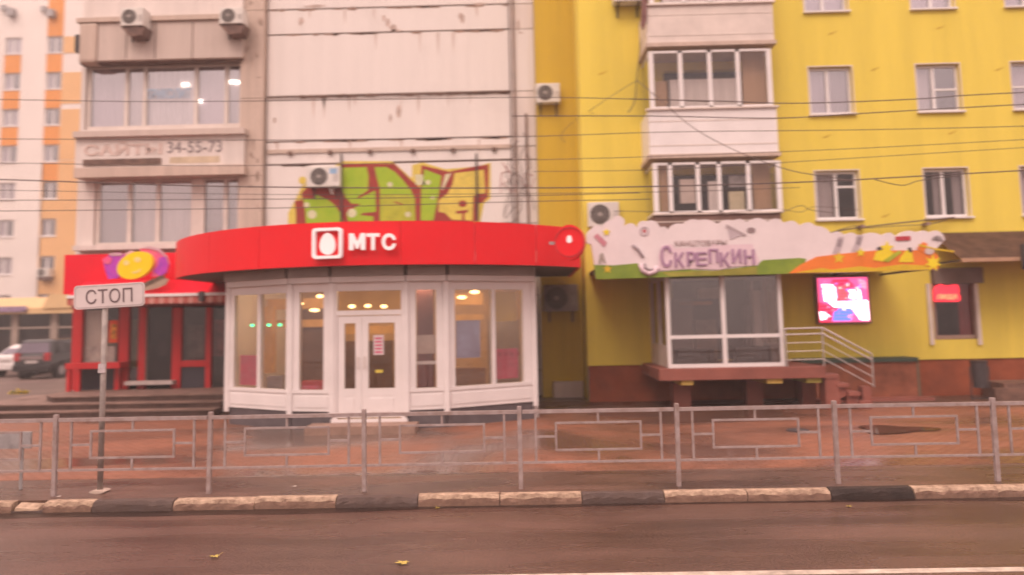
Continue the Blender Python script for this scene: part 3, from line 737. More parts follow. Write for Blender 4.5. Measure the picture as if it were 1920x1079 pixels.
# small vents and chips on the render
for px, py in ((1561, 62), (1762, 52), (1550, 256), (1785, 249), (1130, 137), (1640, 130), (1873, 130), (1660, 405)):
    x, z = P(px, py, YY); pts = [(x-.13, z-.05), (x-.02, z-.04), (x+.10, z+.03), (x+.14, z+.07), (x+.03, z+.02), (x-.06, z+.0)]
    p = MB(); p.prism(pts, YY-.006, YY-.001); p.build('render_chip', mat('render_chip', (.60, .40, .05), .9), yb_)

# balconies: parapet box, glazing, slab
YBF = 18.3
def balcony(px0, px1, p_top, p_bot, g_top, mulls, par_m, curt, lab, side=True, slabm=old_concrete):
    """p_top..p_bot parapet pixels, g_top top of the glazing above it"""
    pm_ = (p_top+p_bot)/2
    x0, x1 = P(px0, pm_, YBF)[0], P(px1, pm_, YBF)[0]; xm = (px0+px1)/2
    zt, zb = P(xm, p_top, YBF)[1], P(xm, p_bot, YBF)[1]
    pr = MB()
    if zt-zb > .05:
        pr.box(x0, x1, YBF, YBF+.06, zb, zt); pr.box(x0, x0+.06, YBF+.06, YY-.004, zb, zt); pr.box(x1-.06, x1, YBF+.06, YY-.004, zb, zt)
    bal = pr.build('balcony', par_m, yb_, lab)
    s = MB(); s.box(x0-.04, x1+.04, YBF-.05, YY-.004, zb-.10, zb-.003); s.build('floor_slab', slabm, bal)
    s = MB(); s.box(x0-.05, x1+.05, YBF-.06, YBF+.10, zt+.002, zt+.045); s.build('parapet_cap', pvc_old, bal)
    if zt-zb > .5:
        for k in (.2, .75):
            zz = zb+(zt-zb)*k; s = MB(); s.box(x0+.01, x1-.01, YBF-.008, YBF-.001, zz-.012, zz+.012); s.build('cladding_joint', pvc_old, bal)
    if g_top is not None:
        zg = P(xm, g_top, YBF)[1]
        fr = MB(); xs = [P(q, (p_top+g_top)/2, YBF)[0] for q in mulls]; zg0 = zt+.05
        for k, x in enumerate(xs):
            t = .05 if k not in (0, len(xs)-1) else .06
            fr.box(x-t, x+t, YBF+.02, YBF+.08, zg0, zg)
        fr.box(xs[0]+.06, xs[-1]-.06, YBF+.02, YBF+.07, zg0, zg0+.05); fr.box(xs[0]+.06, xs[-1]-.06, YBF+.02, YBF+.07, zg-.06, zg)
        for yy_ in (YBF+.55,):
            fr.box(xs[0]-.05, xs[0], YBF+.08, YY-.005, zg0, zg0+.05); fr.box(xs[0]-.05, xs[0], YBF+.08, YY-.005, zg-.05, zg)
            fr.box(xs[-1], xs[-1]+.05, YBF+.08, YY-.005, zg0, zg0+.05); fr.box(xs[-1], xs[-1]+.05, YBF+.08, YY-.005, zg-.05, zg)
        fr.build('glazing_frame', pvc, bal)
        for k in range(len(xs)-1):
            p = MB(); p.box(xs[k]+.045, xs[k+1]-.045, YBF+.045, YBF+.052, zg0+.04, zg-.05); p.build('pane', gl_dn, bal)
        for x in (xs[0]-.03, xs[-1]+.025):
            p = MB(); p.box(x-.004, x+.004, YBF+.08, YY-.01, zg0+.04, zg-.05); p.build('pane', gl_up, bal)
        for (q0, q1, a, c, mm, dy) in curt:
            xa_, xb_ = P(q0, (p_top+g_top)/2, YBF+dy)[0], P(q1, (p_top+g_top)/2, YBF+dy)[0]
            za, zc = P(xm, a, YBF+dy)[1], P(xm, c, YBF+dy)[1]
            p = MB(); p.box(xa_, xb_, YBF+dy, YBF+dy+.04, max(zc, zt+.06), za); p.build('balcony_item', mm, bal)
    return bal
balcony(1212, 1450, 9, 79, -110, (1220, 1280, 1330, 1385, 1445), pvc_old, ((1240, 1440, -100, 5, pale_cur, .3),), 'top balcony with a cream parapet')
balcony(1217, 1458, 205, 288, 93, (1222, 1277, 1332, 1385, 1444), pvc,
        ((1228, 1250, 150, 203, tan_cur, .5), (1255, 1385, 148, 203, pale_cur, .55), (1392, 1436, 96, 203, tan_cur, .4)), 'middle balcony with a clean white parapet')
balcony(1228, 1466, 402, 452, 303, (1230, 1258, 1310, 1350, 1405, 1462), mat('shaded_parapet', (.22, .13, .11), .8, .2, 2),  # parapet browned to stand in for the shade below the sill
        ((1238, 1252, 305, 400, tan_cur, .2), (1275, 1303, 335, 380, pvc_old, .3), (1328, 1345, 340, 400, pale_cur, .3), (1368, 1400, 330, 352, metal_grey, .4), (1366, 1395, 360, 400, mat('cream_box', (.68, .62, .42), .8), .3), (1412, 1445, 306, 400, tan_cur, .4)), 'lowest balcony with household things behind the glass')
# ================================================================== shop windows and porch of the yellow building
por = thing('shop_porch', 'glazed white shop porch on a dark red raised platform with steps', 'porch', (5, 17.3, .12))
YF = 17.3
zpf = P(1355, 689, YF)[1]
x0, x1, _, zt = RC(1250, 526, 1468, 686, YF); zt += .35
glp = glass('porch_glass', (.78, .74, .72), .11)
def porch_front(xa, xb, ya, yb_f, zb, zt_, cols, tr, par):
    pass
fr = MB(); t = .085
frame_mb(fr, x0, x1, zpf, zt, YF, YF+.09, t)
xm = P(1357, 600, YF)[0]; ztr = P(1355, 631, YF)[1]
fr.box(xm-.05, xm+.05, YF-.004, YF+.086, zpf+t, zt-t)
fr.box(x0+t, xm-.05, YF+.004, YF+.08, ztr-.04, ztr+.04); fr.box(xm+.05, x1-t, YF+.004, YF+.08, ztr-.04, ztr+.04)
wn = fr.build('front_window', pvc, por)
for a, c in ((x0+t, xm-.05), (xm+.05, x1-t)):
    for e, g in ((zpf+t, ztr-.04), (ztr+.04, zt-t)):
        p = MB(); p.box(a, c, YF+.04, YF+.048, e, g); p.build('pane', glp, wn)
# left return with a narrow door frame, and right return
for xs_, nm in ((x0, 'side_door'), (x1-.09, 'side_window')):
    s = MB()
    for ya, yb2 in ((YF+.09, YF+.16), (YF+1.05, YF+1.15), (YY-.12, YY-.004)): s.box(xs_, xs_+.09, ya, yb2, zpf, zt)
    s.box(xs_+.01, xs_+.08, YF+.16, YY-.12, zpf, zpf+.5); s.box(xs_+.01, xs_+.08, YF+.16, YY-.12, zt-.3, zt)
    so_ = s.build(nm, pvc_old, por)
    p = MB(); p.box(xs_+.04, xs_+.05, YF+.16, YY-.12, zpf+.5, zt-.3); p.build('pane', glp, so_)
s = MB(); s.box(x0, x1, YF-.02, YY-.004, zt+.003, zt+.12); s.build('porch_roof', pvc_old, por)
# goods inside
for px0, px1, py0, py1, mm, dy in ((1262, 1300, 560, 684, mid_room, .9), (1305, 1345, 600, 684, mat('shelf_tan', (.34, .22, .15), .8, .3, 3), 1.2), (1400, 1440, 570, 684, mid_room, 1.3), (1270, 1340, 655, 684, metal_dark, .6), (1380, 1450, 650, 684, metal_dark, .7), (1310, 1350, 540, 560, pale_cur, 1.6), (1415, 1430, 545, 684, pale_cur, 1.0), (1275, 1335, 566, 572, mat('orange_goods', (.6, .25, .05), .7), .9)):
    a, c, e, g = RC(px0, py0, px1, py1, YF+dy); p = MB(); p.box(a, c, YF+dy, YF+dy+.25, max(e, zpf+.005), g); p.build('shop_fitting', mm, por)
# platform
xp0 = P(1236, 700, YF-.25)[0]; xp1 = P(1548, 695, YF-.25)[0]; zs = P(1390, 712, YF-.25)[1]
s = MB(); s.box(xp0, xp1, YF-.25, YY+.03, zs, zpf-.003); s.build('platform', porch_red, por, bevel=.012)
ylw = mat('yellow_beam', (.72, .50, .12), .6)
for px0, px1, mm in ((1277, 1300, ylw), (1438, 1467, ylw), (1512, 1540, mat('olive_beam', (.42, .36, .08), .7))):
    a, c, e, g = RC(px0, 706, px1, 718, YF-.16); p = MB(); p.box(a, c, YF-.16, YY+.03, zs-.11, zs-.003); p.build('support_beam', mm, por)
for px0, px1, dy in ((1262, 1295, .5), (1400, 1430, .9), (1505, 1530, .5)):
    a, c = P(px0, 730, YF+dy)[0], P(px1, 730, YF+dy)[0]; p = MB(); p.box(a, c, YF+dy, YF+dy+.3, .12, zs-.115); p.build('pillar', porch_red, por)
# stairs going down to the right along the wall
xs0 = xp1; nst = 5; rise = (zpf-.12)/nst; xe = P(1632, 745, YF-.2)[0]; run = (xe-xs0)/(nst-1)
for k in range(nst-1):
    z1 = zpf-rise*(k+1); p = MB(); p.box(xs0+run*k+.003, xs0+run*(k+1)+.03, YF-.22, YF+.95, z1-.09, z1); p.build('step', porch_red, por, bevel=.01)
    p = MB(); p.prism([(xs0+run*k+.003, z1-.093), (xs0+run*(k+1), z1-.093), (xs0+run*(k+1), z1-rise-.09), (xs0+run*k+.003, max(.12, z1-.38))], YF-.12, YF-.02); p.build('stringer', porch_red, por)
a, c, e, g = RC(1548, 712, 1575, 735, YF-.2); p = MB(); p.box(a, c, YF-.2, YF+.2, .12, g+.12); p.build('pillar', porch_red, por, bevel=.04)
a, c = P(1618, 735, YF-.15)[0], P(1634, 735, YF-.15)[0]; p = MB(); p.box(a, c, YF-.15, YF+.1, .12, .62); p.build('pillar', porch_red, por)
# handrail
rail = thing('stair_railing', 'thin pale metal stair railing running down from the porch platform', 'railing', (8, YF-.18, 1))
yr = YF-.18
q = [P(1470, 617, yr), P(1541, 615, yr), P(1634, 664, yr)]
A = [(x, yr, z) for x, z in q]
p = MB(); p.tube(A, .022, 8); p.build('handrail', steel, rail)
dz = A[0][2]-P(1470, 628, yr)[1]
lo = [(x, yr, z-dz) for x, _, z in A]; p = MB(); p.tube(lo, .02, 8); p.build('handrail', steel, rail)
for k in (1, 2, 3):
    d = dz+.19*k; p = MB(); p.tube([(A[0][0], yr, A[0][2]-d), (A[1][0], yr, A[1][2]-d)], .010, 6); p.build('rail_bar', steel, rail)
    p = MB(); p.tube([(A[1][0], yr, A[1][2]-d), (A[2][0], yr, A[2][2]-d)], .010, 6); p.build('rail_bar', steel, rail)
for x, ztp, zb in ((A[0][0]+.02, A[0][2], zpf), (A[1][0], A[1][2], zpf), (A[2][0], A[2][2], .6)):
    p = MB(); p.tube([(x, yr, zb), (x, yr, ztp)], .02, 8); p.build('baluster', steel, rail)
# cellar hatch box with a dark green metal edge
YC = 18.9
a, c, e, g = RC(1505, 680, 1720, 727, YC)
hb = thing('cellar_box', 'low brick-red cellar box with dark green metal coping right of the steps', 'cellar box', ((a+c)/2, YC, .12))
p = MB(); p.box(a, c, YC, YY+.03, .12, g); p.build('body', mat('cellar_red', (.30, .10, .055), .85, .25, 2.5, .3, 25), hb)
p = MB(); p.box(a-.04, c+.03, YC-.05, YY-.01, g+.002, g+.10); p.build('coping', mat('green_coping', (.045, .075, .055), .5), hb)
p = MB(); p.box(c+.001, c+.05, YC-.02, YC+.03, .12, g); p.build('edge_post', mat('green_post', (.16, .14, .09), .6), hb)
p = MB(); p.box(a, c+.2, YC-.35, YC-.005, .12, .19); p.build('footing', porch_red, hb)
# step block at the far right
a, c, e, g = RC(1888, 719, 1990, 737, 18.4)
p = MB(); p.box(a, c, 18.5, 19.4, .12, g); p.box(a-.35, c, 18.3, 18.49, .12, g-.10); solo(p, 'doorstep', mat('brown_step', (.22, .12, .09), .8, .3, 3), 'low worn concrete doorstep at the foot of the wall right of the bin', 'step')

# ================================================================== stationery shop sign with cloud outline
YK = 16.95
sg = thing('stationery_sign', 'long cloud-shaped shop sign with purple letters over the glazed porch', 'shop sign', (5, YK, 3.1))
cloud = mat('sign_cloud', (.78, .70, .72), .5, .06, 1.2); cl2 = mat('sign_cloud_shade', (.52, .44, .48), .5, .06, 1.2)
sgreen = mat('sign_green', (.24, .34, .03), .5, .2, 1.5, col2=(.13, .22, .02)); solive = mat('sign_olive', (.36, .34, .05), .5, .25, 1.5)
sor = mat('sign_orange', (.82, .22, .03), .5, .1, 1.5); syel = mat('sign_yellow', (.82, .66, .02), .5, .05, 2); spur = mat('sign_purple', (.40, .24, .38), .5, .06, 2)
sgold = mat('sign_gold', (.72, .50, .02), .5, .12, 1.5); srd = mat('sign_red', (.50, .05, .07), .5); sdk = mat('sign_dark', (.10, .07, .07), .6); shalo = mat('sign_halo', (.74, .58, .64), .5, .05, 1.5)
def sp(pts, m, lvl, name='panel', thick=.006):
    q = [P(x, y, YK) for x, y in pts]; p = MB(); p.prism(q, YK-.004-.006*lvl-thick, YK-.004-.006*lvl+(.0 if lvl else 0)); return p.build(name, m, sg)
# cloud board with scalloped upper edge
def scallop(pts, amp=7, seed=4):
    r = random.Random(seed); out = []
    for i in range(len(pts)-1):
        (x0, y0), (x1, y1) = pts[i], pts[i+1]; L_ = math.hypot(x1-x0, y1-y0); n = max(1, int(L_/26))
        for k in range(n):
            a0, a1 = k/n, (k+1)/n; am = amp*r.uniform(.5, 1.1)
            for j in range(6):
                t = j/6; u = a0+(a1-a0)*t; out.append((x0+(x1-x0)*u + (y1-y0)/L_*am*math.sin(PI*t), y0+(y1-y0)*u - (x1-x0)/L_*am*math.sin(PI*t)))
    out.append(pts[-1]); return out
top = scallop([(1108, 458), (1100, 448), (1108, 430), (1130, 425), (1150, 412), (1162, 405), (1170, 424), (1196, 428), (1212, 415), (1238, 427), (1252, 432), (1280, 420), (1310, 413), (1345, 420), (1375, 414), (1400, 417), (1440, 416), (1470, 418), (1500, 424), (1530, 424), (1558, 438), (1610, 444), (1655, 442), (1680, 445), (1720, 436), (1742, 437), (1768, 440)])
body = top + [(1772, 450), (1760, 462), (1752, 470), (1760, 505), (1758, 506), (1690, 508), (1590, 511), (1400, 515), (1255, 519), (1118, 523), (1112, 480)]
q = [P(x, y, YK) for x, y in body]
p = MB(); p.prism(q, YK, YK+.12); p.build('board', cloud, sg)
low = [(1113, 497), (1150, 498), (1196, 494), (1205, 508), (1235, 510), (1290, 506), (1340, 508), (1418, 498), (1430, 488), (1500, 484), (1512, 486), (1500, 513), (1400, 516), (1255, 520), (1118, 524)]
sp(low, sgreen, 0, 'green_band')
sp([(1240, 511), (1340, 508), (1418, 500), (1420, 515), (1256, 519)], solive, 1, 'green_band')
sp([(1478, 513), (1500, 497), (1530, 482), (1580, 476), (1640, 470), (1712, 470), (1745, 466), (1758, 480), (1759, 505), (1690, 508), (1590, 511)], sor, 1, 'orange_hill')
sp([(1488, 512), (1540, 503), (1560, 506), (1610, 500), (1640, 503), (1690, 496), (1730, 498), (1745, 503), (1740, 506), (1690, 508), (1590, 511)], sgold, 2, 'yellow_ground')
# purple word on a pale halo
sp([(1236, 508), (1234, 480), (1240, 462), (1258, 458), (1266, 466), (1330, 464), (1336, 458), (1356, 460), (1410, 458), (1424, 492), (1420, 498), (1375, 500), (1350, 506), (1300, 504), (1270, 506)], shalo, 2, 'letter_backing')
for ch, a, e, c, g in (('С', 1238, 460, 1259, 502), ('К', 1264, 473, 1282, 502), ('Р', 1287, 472, 1303, 500), ('Е', 1304, 473, 1325, 499), ('П', 1328, 467, 1346, 494), ('К', 1349, 473, 1367, 500), ('И', 1371, 467, 1389, 494), ('Н', 1394, 468, 1414, 496)):
    a_, c_, e_, g_ = RC(a, e, c, g, YK); p = MB(); [word(p, ch, a_+dx_, e_+dz_, YK-.035-.003*k_, .3, width=(c_-a_)*.92, height=(g_-e_)*.95, depth=.02) for k_, (dx_, dz_) in enumerate(((0, 0), (.018, 0), (.009, .012), (.02, .012)))]; p.build('letter', spur, sg)
a_, c_, e_, g_ = RC(1265, 451, 1362, 463, YK); p = MB(); word(p, 'КАНЦТОВАРЫ', a_, e_, YK-.022, .3, width=c_-a_, height=g_-e_, depth=.012); p.build('small_lettering', mat('sign_small', (.40, .28, .28), .5), sg)
# drawing details: pencil, eraser, paper plane, clip, stars, pen, flower
sp([(1113, 444), (1120, 438), (1138, 455), (1133, 464)], mat('sign_pink', (.62, .26, .32), .5), 1, 'eraser')
def star(cx, cy, r, m, lvl=2, n=5):
    sp([(cx+(r if k % 2 == 0 else r*.45)*math.sin(PI*k/n), cy-(r if k % 2 == 0 else r*.45)*math.cos(PI*k/n)) for k in range(2*n)], m, lvl, 'star')
star(1137, 436, 8, syel); star(1139, 505, 9, sgold); star(1572, 484, 12, sgold, 3); star(1613, 474, 9, syel, 3); star(1662, 466, 14, syel, 4); star(1748, 494, 17, syel, 4, 7)
sp([(1636, 488), (1642, 472), (1660, 466), (1675, 474), (1668, 482), (1655, 491)], syel, 3, 'yellow_figure')
sp([(1688, 482), (1698, 470), (1708, 468), (1712, 492), (1684, 492)], syel, 3, 'yellow_figure'); sp([(1654, 490), (1684, 470), (1690, 474), (1665, 492)], mat('sign_lime', (.42, .48, .03), .5), 4, 'leaf')
sp([(1720, 458), (1752, 466), (1788, 471), (1787, 474), (1750, 469), (1722, 462)], sgold, 5, 'pencil')
sp([(1678, 444), (1706, 443), (1707, 451), (1679, 452)], srd, 2, 'red_stamp')
sp([(1741+9*math.cos(k*PI/8), 472+6*math.sin(k*PI/8)) for k in range(16)], mat('sign_pale', (.62, .52, .50), .5), 5, 'round_mark')
sp([(1700, 466), (1706, 464), (1710, 472), (1704, 474)], sdk, 5, 'dark_mark'); sp([(1642, 465), (1650, 463), (1652, 469), (1644, 470)], sdk, 5, 'dark_mark'); sp([(1718, 466), (1730, 454), (1738, 458), (1735, 468), (1727, 474)], sor, 3, 'orange_mark')
for k in range(9):
    a = -PI*.95*k/8; sp([(1757, 452), (1757+11*math.cos(a), 452+10*math.sin(a)), (1757+11*math.cos(a+.14), 452+10*math.sin(a+.14))], sdk, 2, 'spike')
for x, y in ((1574, 452), (1610, 448)):
    sp([(x-14, y+24), (x-6, y+6), (x-2, y-8), (x+8, y-6), (x+4, y+8), (x, y+22)], cl2, 1, 'grey_figure'); sp([(x-4, y-4), (x+6, y-2), (x+2, y+12), (x-6, y+10)], mat('sign_grey2', (.36, .30, .33), .5), 2, 'grey_figure')
sp([(1365, 428), (1395, 440), (1368, 450)], cl2, 1, 'paper_plane'); sp([(1362, 421), (1400, 441), (1396, 443), (1360, 426)], mat('sign_grey3', (.44, .36, .38), .5), 2, 'paper_plane')
sp([(1408+8*math.cos(k*PI/7), 432+5*math.sin(k*PI/7)) for k in range(14)], mat('sign_grey4', (.30, .22, .23), .5), 2, 'drawn_bird')
def ringp(cx, cy, ri, ro, m, lvl):
    for k in range(16):
        a, b2 = 2*PI*k/16, 2*PI*(k+1)/16
        yield [(cx+ri*math.cos(a), cy+ri*math.sin(a)), (cx+ro*math.cos(a), cy+ro*math.sin(a)), (cx+ro*math.cos(b2), cy+ro*math.sin(b2)), (cx+ri*math.cos(b2), cy+ri*math.sin(b2))]
p = MB()
for pl_ in ringp(1208, 434, 6.5, 9, None, 2):
    p.prism([P(x, y, YK) for x, y in pl_], YK-.02, YK-.004)
p.build('drawn_ring', cl2, sg)
sp([(1208+3*math.cos(k*PI/5), 434+3*math.sin(k*PI/5)) for k in range(10)], srd, 2, 'dot')
clipm = mat('sign_clip', (.40, .33, .36), .4)
def wire_on_sign(pts, r, m, nm='paper_clip'):
    p = MB(); p.tube([(*[P(x, y, YK)[0]], YK-.03, P(x, y, YK)[1]) for x, y in pts], r, 6); p.build(nm, m, sg, smooth=True)
wire_on_sign([(1186, 460), (1196, 468), (1204, 480), (1206, 482)], .035, clipm)
hal = [(1200, 496), (1204, 508), (1216, 514), (1228, 510), (1232, 500)]
wire_on_sign(hal, .055, shalo); wire_on_sign([(1208, 494), (1210, 503), (1218, 507), (1225, 506)], .03, clipm)
sp([(1122, 496), (1124, 478), (1130, 474), (1136, 494), (1132, 494), (1129, 488), (1126, 496)], mat('sign_grey5', (.42, .36, .32), .5), 1, 'drawn_letter')
# frame and roof of the sign box back to the wall
p = MB()
for px in (1125, 1300, 1480, 1650, 1752):
    x = P(px, 500, YK)[0]; zz = P(px, 505, YK)[1]; zz2 = P(px, 452, YK)[1]
    p.box(x-.025, x+.025, YK+.12, YY-.002, zz, zz+.05); p.box(x-.025, x+.025, YK+.12, YK+.17, zz+.05, zz2)
p.build('bracket', metal_dark, sg)
xa, xb = P(1120, 515, YK)[0], P(1757, 500, YK)[0]; zz = P(1440, 500, YK)[1]
p = MB(); p.box(xa+.03, xb-.03, YK+.125, YY-.01, zz+.055, zz+.09); p.build('canopy_sheet', soffit_dark, sg)

# ================================================================== corrugated canopy on the right
p0 = P(1775, 483, 18.2); zt_ = P(1850, 437, YY)[1]; xr0 = P(1772, 460, 18.8)[0]; xr1 = P(2150, 460, 18.8)[0]
cn = thing('canopy', 'sloping brown corrugated canopy above the neon window', 'canopy', (xr0, 18.2, p0[1]))
brn = mat('brown_corrugated', (.17, .095, .065), .55, .3, 4, dirt=.4); n = 40
zf = P(1850, 484, 18.2)[1]
for k in range(8):
    p = MB()
    xs0_ = xr0+(xr1-xr0)*k/8; xs1_ = xr0+(xr1-xr0)*(k+1)/8
    for j in range(10):
        a = xs0_+(xs1_-xs0_)*j/10; c = xs0_+(xs1_-xs0_)*(j+.55)/10; dd = xs0_+(xs1_-xs0_)*(j+1)/10
        p.solid([(a, 18.2, zf), (c, 18.2, zf), (c, YY-.01, zt_), (a, YY-.01, zt_)], [(a+.008, 18.2, zf+.035), (c-.008, 18.2, zf+.035), (c-.008, YY-.01, zt_+.035), (a+.008, YY-.01, zt_+.035)])
        p.solid([(c, 18.2, zf), (dd, 18.2, zf), (dd, YY-.01, zt_), (c, YY-.01, zt_)], [(c, 18.2, zf+.01), (dd, 18.2, zf+.01), (dd, YY-.01, zt_+.01), (c, YY-.01, zt_+.01)])
    p.build('roof_sheet', brn, cn)
p = MB(); p.box(xr0, xr1, 18.12, 18.19, zf-.09, zf+.0); p.build('fascia_strip', mat('tan_strip', (.46, .28, .18), .6), cn)
for x in (xr0+.1, xr0+2.6): 
    p = MB(); p.box(x, x+.05, 18.2, YY-.003, zf-.06, zf-.01); p.build('rafter', metal_dark, cn)
# dark lamp at the far right
x, z = P(1917, 480, 18.05); p = MB(); p.box(x, x+.16, 18.0, 18.11, z-.32, z+.28); p.box(x-.03, x+.14, 17.96, 18.0, z-.25, z-.08)
solo(p, 'floodlight', metal_dark, 'dark slim floodlight hanging at the end of the brown canopy', 'lamp')

# neon window
nw = win(yb_, wx[0]+.01, wx[1]-.01, wz[0]+.01, wz[1]-.01, YY+.06, (), fr=mat('brown_frame', (.36, .24, .20), .6), gl=gl_dn, t=.10, sill=False, curtains=((.66, .97, .05, .8, mat('red_curtain', (.34, .05, .05), .9, .1, 2)),))
p = MB(); x0, x1, z0, z1 = RC(1747, 503, 1838, 532, YY+.03); p.box(x0, x1, YY-.10, YY+.05, z0, z1); p.build('shutter_box', mat('shutter_grey', (.24, .17, .15), .6), nw)
for px in (1748, 1838):
    x, z = P(px, 647, YY-.04); zq = P(px, 532, YY-.04)[1]; p = MB(); p.box(x-.045, x+.045, YY-.07, YY-.012, z, zq); p.build('shutter_rail', pvc_old, nw)
YN = YY-.10
nn = thing('neon_sign', 'small glowing red neon sign with slanted letters in the brown window', 'neon sign', (P(1775, 550, YN)[0], YN, 2.4))
ne = mat('neon_red', (1, .035, .06), emit=1.0); nl = mat('neon_letter', (1, .20, .09), emit=1.5)
q = [P(x, y, YN) for x, y in ((1752, 566), (1751, 545), (1755, 536), (1764, 533), (1774, 536), (1786, 534), (1796, 534), (1799, 544), (1798, 551), (1801, 556), (1801, 563), (1796, 566))]
p = MB(); p.prism(q, YN, YN+.03); p.build('backing', ne, nn)
x0, x1, z0, z1 = RC(1756, 552, 1794, 563, YN); p = MB(); word(p, 'ПИЦЦА', x0, z0, YN-.02, .2, width=x1-x0, height=z1-z0, depth=.015, shear=.3, bold=.006); p.build('lettering', nl, nn)
p = MB(); xx, zz = P(1782, 533, YN); p.tube([(xx, YN+.01, zz-.02), (xx, YN+.01, zz+.22)], .01); p.build('hanger', metal_dark, nn)

# LED screen on the wall
YLD = YY-.14
x0, x1, z0, z1 = RC(1535, 521, 1628, 604, YLD)
led = thing('led_screen', 'square bright LED screen with pink, white and blue shapes on the yellow wall', 'LED screen', (x0, YLD, z0))
p = MB(); p.box(x0-.05, x1+.05, YLD, YY-.003, z0-.05, z1+.05); p.build('housing', mat('led_housing', (.30, .17, .14), .5), led)
def le(n, c, e): return mat(n, c, emit=e, var=.05, scale=9)
lp, lw_, lb, lr_, lpk = le('led_pink', (1, .10, .30), 1.1), le('led_white', (1, .92, 1), 2.6), le('led_blue', (.12, .22, .9), 1.1), le('led_red', (.9, .03, .10), .9), le('led_rose', (.95, .30, .45), 1.1)
def lq(pts, m, lv):
    q = [(x0+(x1-x0)*a/100, z1-(z1-z0)*c/100) for a, c in pts]; p = MB(); p.prism(q, YLD-.004-.002*lv, YLD-.002); p.build('lit_area', m, led)
lq([(0, 0), (100, 0), (100, 100), (0, 100)], lp, 0); lq([(0, 55), (40, 66), (25, 100), (0, 100)], lr_, 1); lq([(30, 4), (60, 2), (75, 20), (50, 30), (25, 15)], lr_, 1)
lq([(8, 14), (34, 16), (36, 52), (12, 54)], lw_, 2); lq([(62, 28), (84, 28), (86, 50), (63, 48)], lw_, 2); lq([(18, 54), (60, 53), (98, 52), (99, 98), (82, 97), (68, 72), (30, 66)], lw_, 2)
lq([(82, 2), (98, 10), (97, 28), (85, 22)], lpk, 3); lq([(38, 20), (58, 16), (60, 50), (40, 52)], le('led_brown', (.75, .13, .16), .7), 2); lq([(25, 98), (28, 78), (42, 68), (66, 70), (70, 84), (62, 98)], lb, 3); lq([(0, 76), (12, 78), (14, 92), (2, 95)], lw_, 3)
rl_ = random.Random(12); mm_ = [lw_, lpk, lr_, lp, lb, le('led_cream', (1, .75, .55), 1.5)]
for k in range(46):
    a_, c_ = rl_.uniform(2, 92), rl_.uniform(2, 92); w_, h_ = rl_.uniform(2, 7), rl_.uniform(2, 9)
    lq([(a_, c_), (a_+w_, c_+rl_.uniform(-2, 2)), (a_+w_*rl_.uniform(.6, 1), c_+h_), (a_-rl_.uniform(0, 2), c_+h_*.8)], mm_[k % 6], 4)
p = MB(); bars = 14
for k in range(bars):
    zz = z0+(z1-z0)*(k+.5)/bars; p.box(x0+.01, x1-.01, YLD-.0135, YLD-.0125, zz-.006, zz+.006)
p.build('scan_lines', le('led_line', (.55, .18, .35), .6), led)

# ================================================================== round red pavilion
CX, CYc, RW, RF = -3.19, 20.2, 5.0, 5.84
ZB, ZW0, ZW1, ZF0 = .50, .90, 2.98, None
pav = thing('phone_shop_pavilion', 'round shop pavilion with a curved red band and white glazed front', 'shop pavilion', (CX, 16, .12))
def pt(dx, R=RW): return Vector((CX+dx, CYc-math.sqrt(max(R*R-dx*dx, 0)), 0))
zF0 = P(650, 498, 14.6)[1]; zF1 = P(650, 416, 14.6)[1]
V = [pt(d) for d in (-3.38, -1.68, -.755, .755, 1.55, 3.36)]
ZT = zF0-.30
# back walls, floor, roof
poly = [(v.x, v.y) for v in V] + [(V[-1].x, YP-.3), (V[0].x, YP-.3)]
p = MB(); p.plan([(v.x*.96+CX*.04, v.y+.16) for v in V]+[(V[-1].x-.12, YP-.42), (V[0].x+.12, YP-.42)], .12, .27); p.build('floor', mat('shop_floor', (.40, .28, .20), .4), pav)
fl = [(a*.0+a, b_) for a, b_ in poly]
p = MB(); p.plan([(v.x, v.y+.02) for v in V]+[(V[-1].x-.02, YP-.35), (V[0].x+.02, YP-.35)], ZT+.12, zF0-.02); p.build('ceiling_void', pav_grey, pav)
warm = mat('warm_interior_wall', (.62, .42, .24), .8, .15, .8)
p = MB(); p.box(V[0].x+.02, V[-1].x-.02, YP-.40, YP-.36, .27, ZT+.12); p.build('back_wall', warm, pav)
for vx, s_ in ((V[0].x, 1), (V[-1].x, -1)):
    yv = V[0].y; a, c = sorted((vx, vx+s_*.1)); p = MB(); p.box(a, c, yv+.12, YP-.3, .27, ZT+.12); p.build('side_wall', pav_white, pav)
# fascia band: curved, in panels
CYF = 20.44
def arc(d0, d1, n, R):
    a0, a1 = math.asin(max(-1, d0/R)), math.asin(min(1, d1/R))
    return [(CX+R*math.sin(a0+(a1-a0)*k/n), CYF-R*math.cos(a0+(a1-a0)*k/n)) for k in range(n+1)]
segs = [-5.21, -4.6, -3.55, -2.2, -.75, .75, 2.2, 3.45, 4.45]
for k in range(len(segs)-1):
    o_ = arc(segs[k]+.004, segs[k+1]-.004, 6, RF); i_ = arc(segs[k]+.004, segs[k+1]-.004, 6, RF-.06)
    p = MB(); p.plan(o_+i_[::-1], zF0, zF1); p.build('fascia_panel', red_fascia, pav)
e0 = arc(-5.21, -5.19, 1, RF)[0]; p = MB(); p.plan([(e0[0], e0[1]), (e0[0]+.06, e0[1]), (e0[0]+.06, YP-.7), (e0[0], YP-.7)], zF0, zF1); p.build('fascia_return', red_fascia, pav)
e1 = arc(4.44, 4.45, 1, RF)[1]; p = MB(); p.plan([(e1[0]-.06, e1[1]), (e1[0], e1[1]), (e1[0], YP-.7), (e1[0]-.06, YP-.7)], zF0, zF1); p.build('fascia_return', red_fascia, pav)
o_ = arc(-5.15, 4.39, 30, RF-.065)
p = MB(); p.plan(o_+[(e1[0]-.08, YP-.72), (e0[0]+.08, YP-.72)], zF0+.02, zF0+.08); p.build('soffit', soffit_dark, pav)
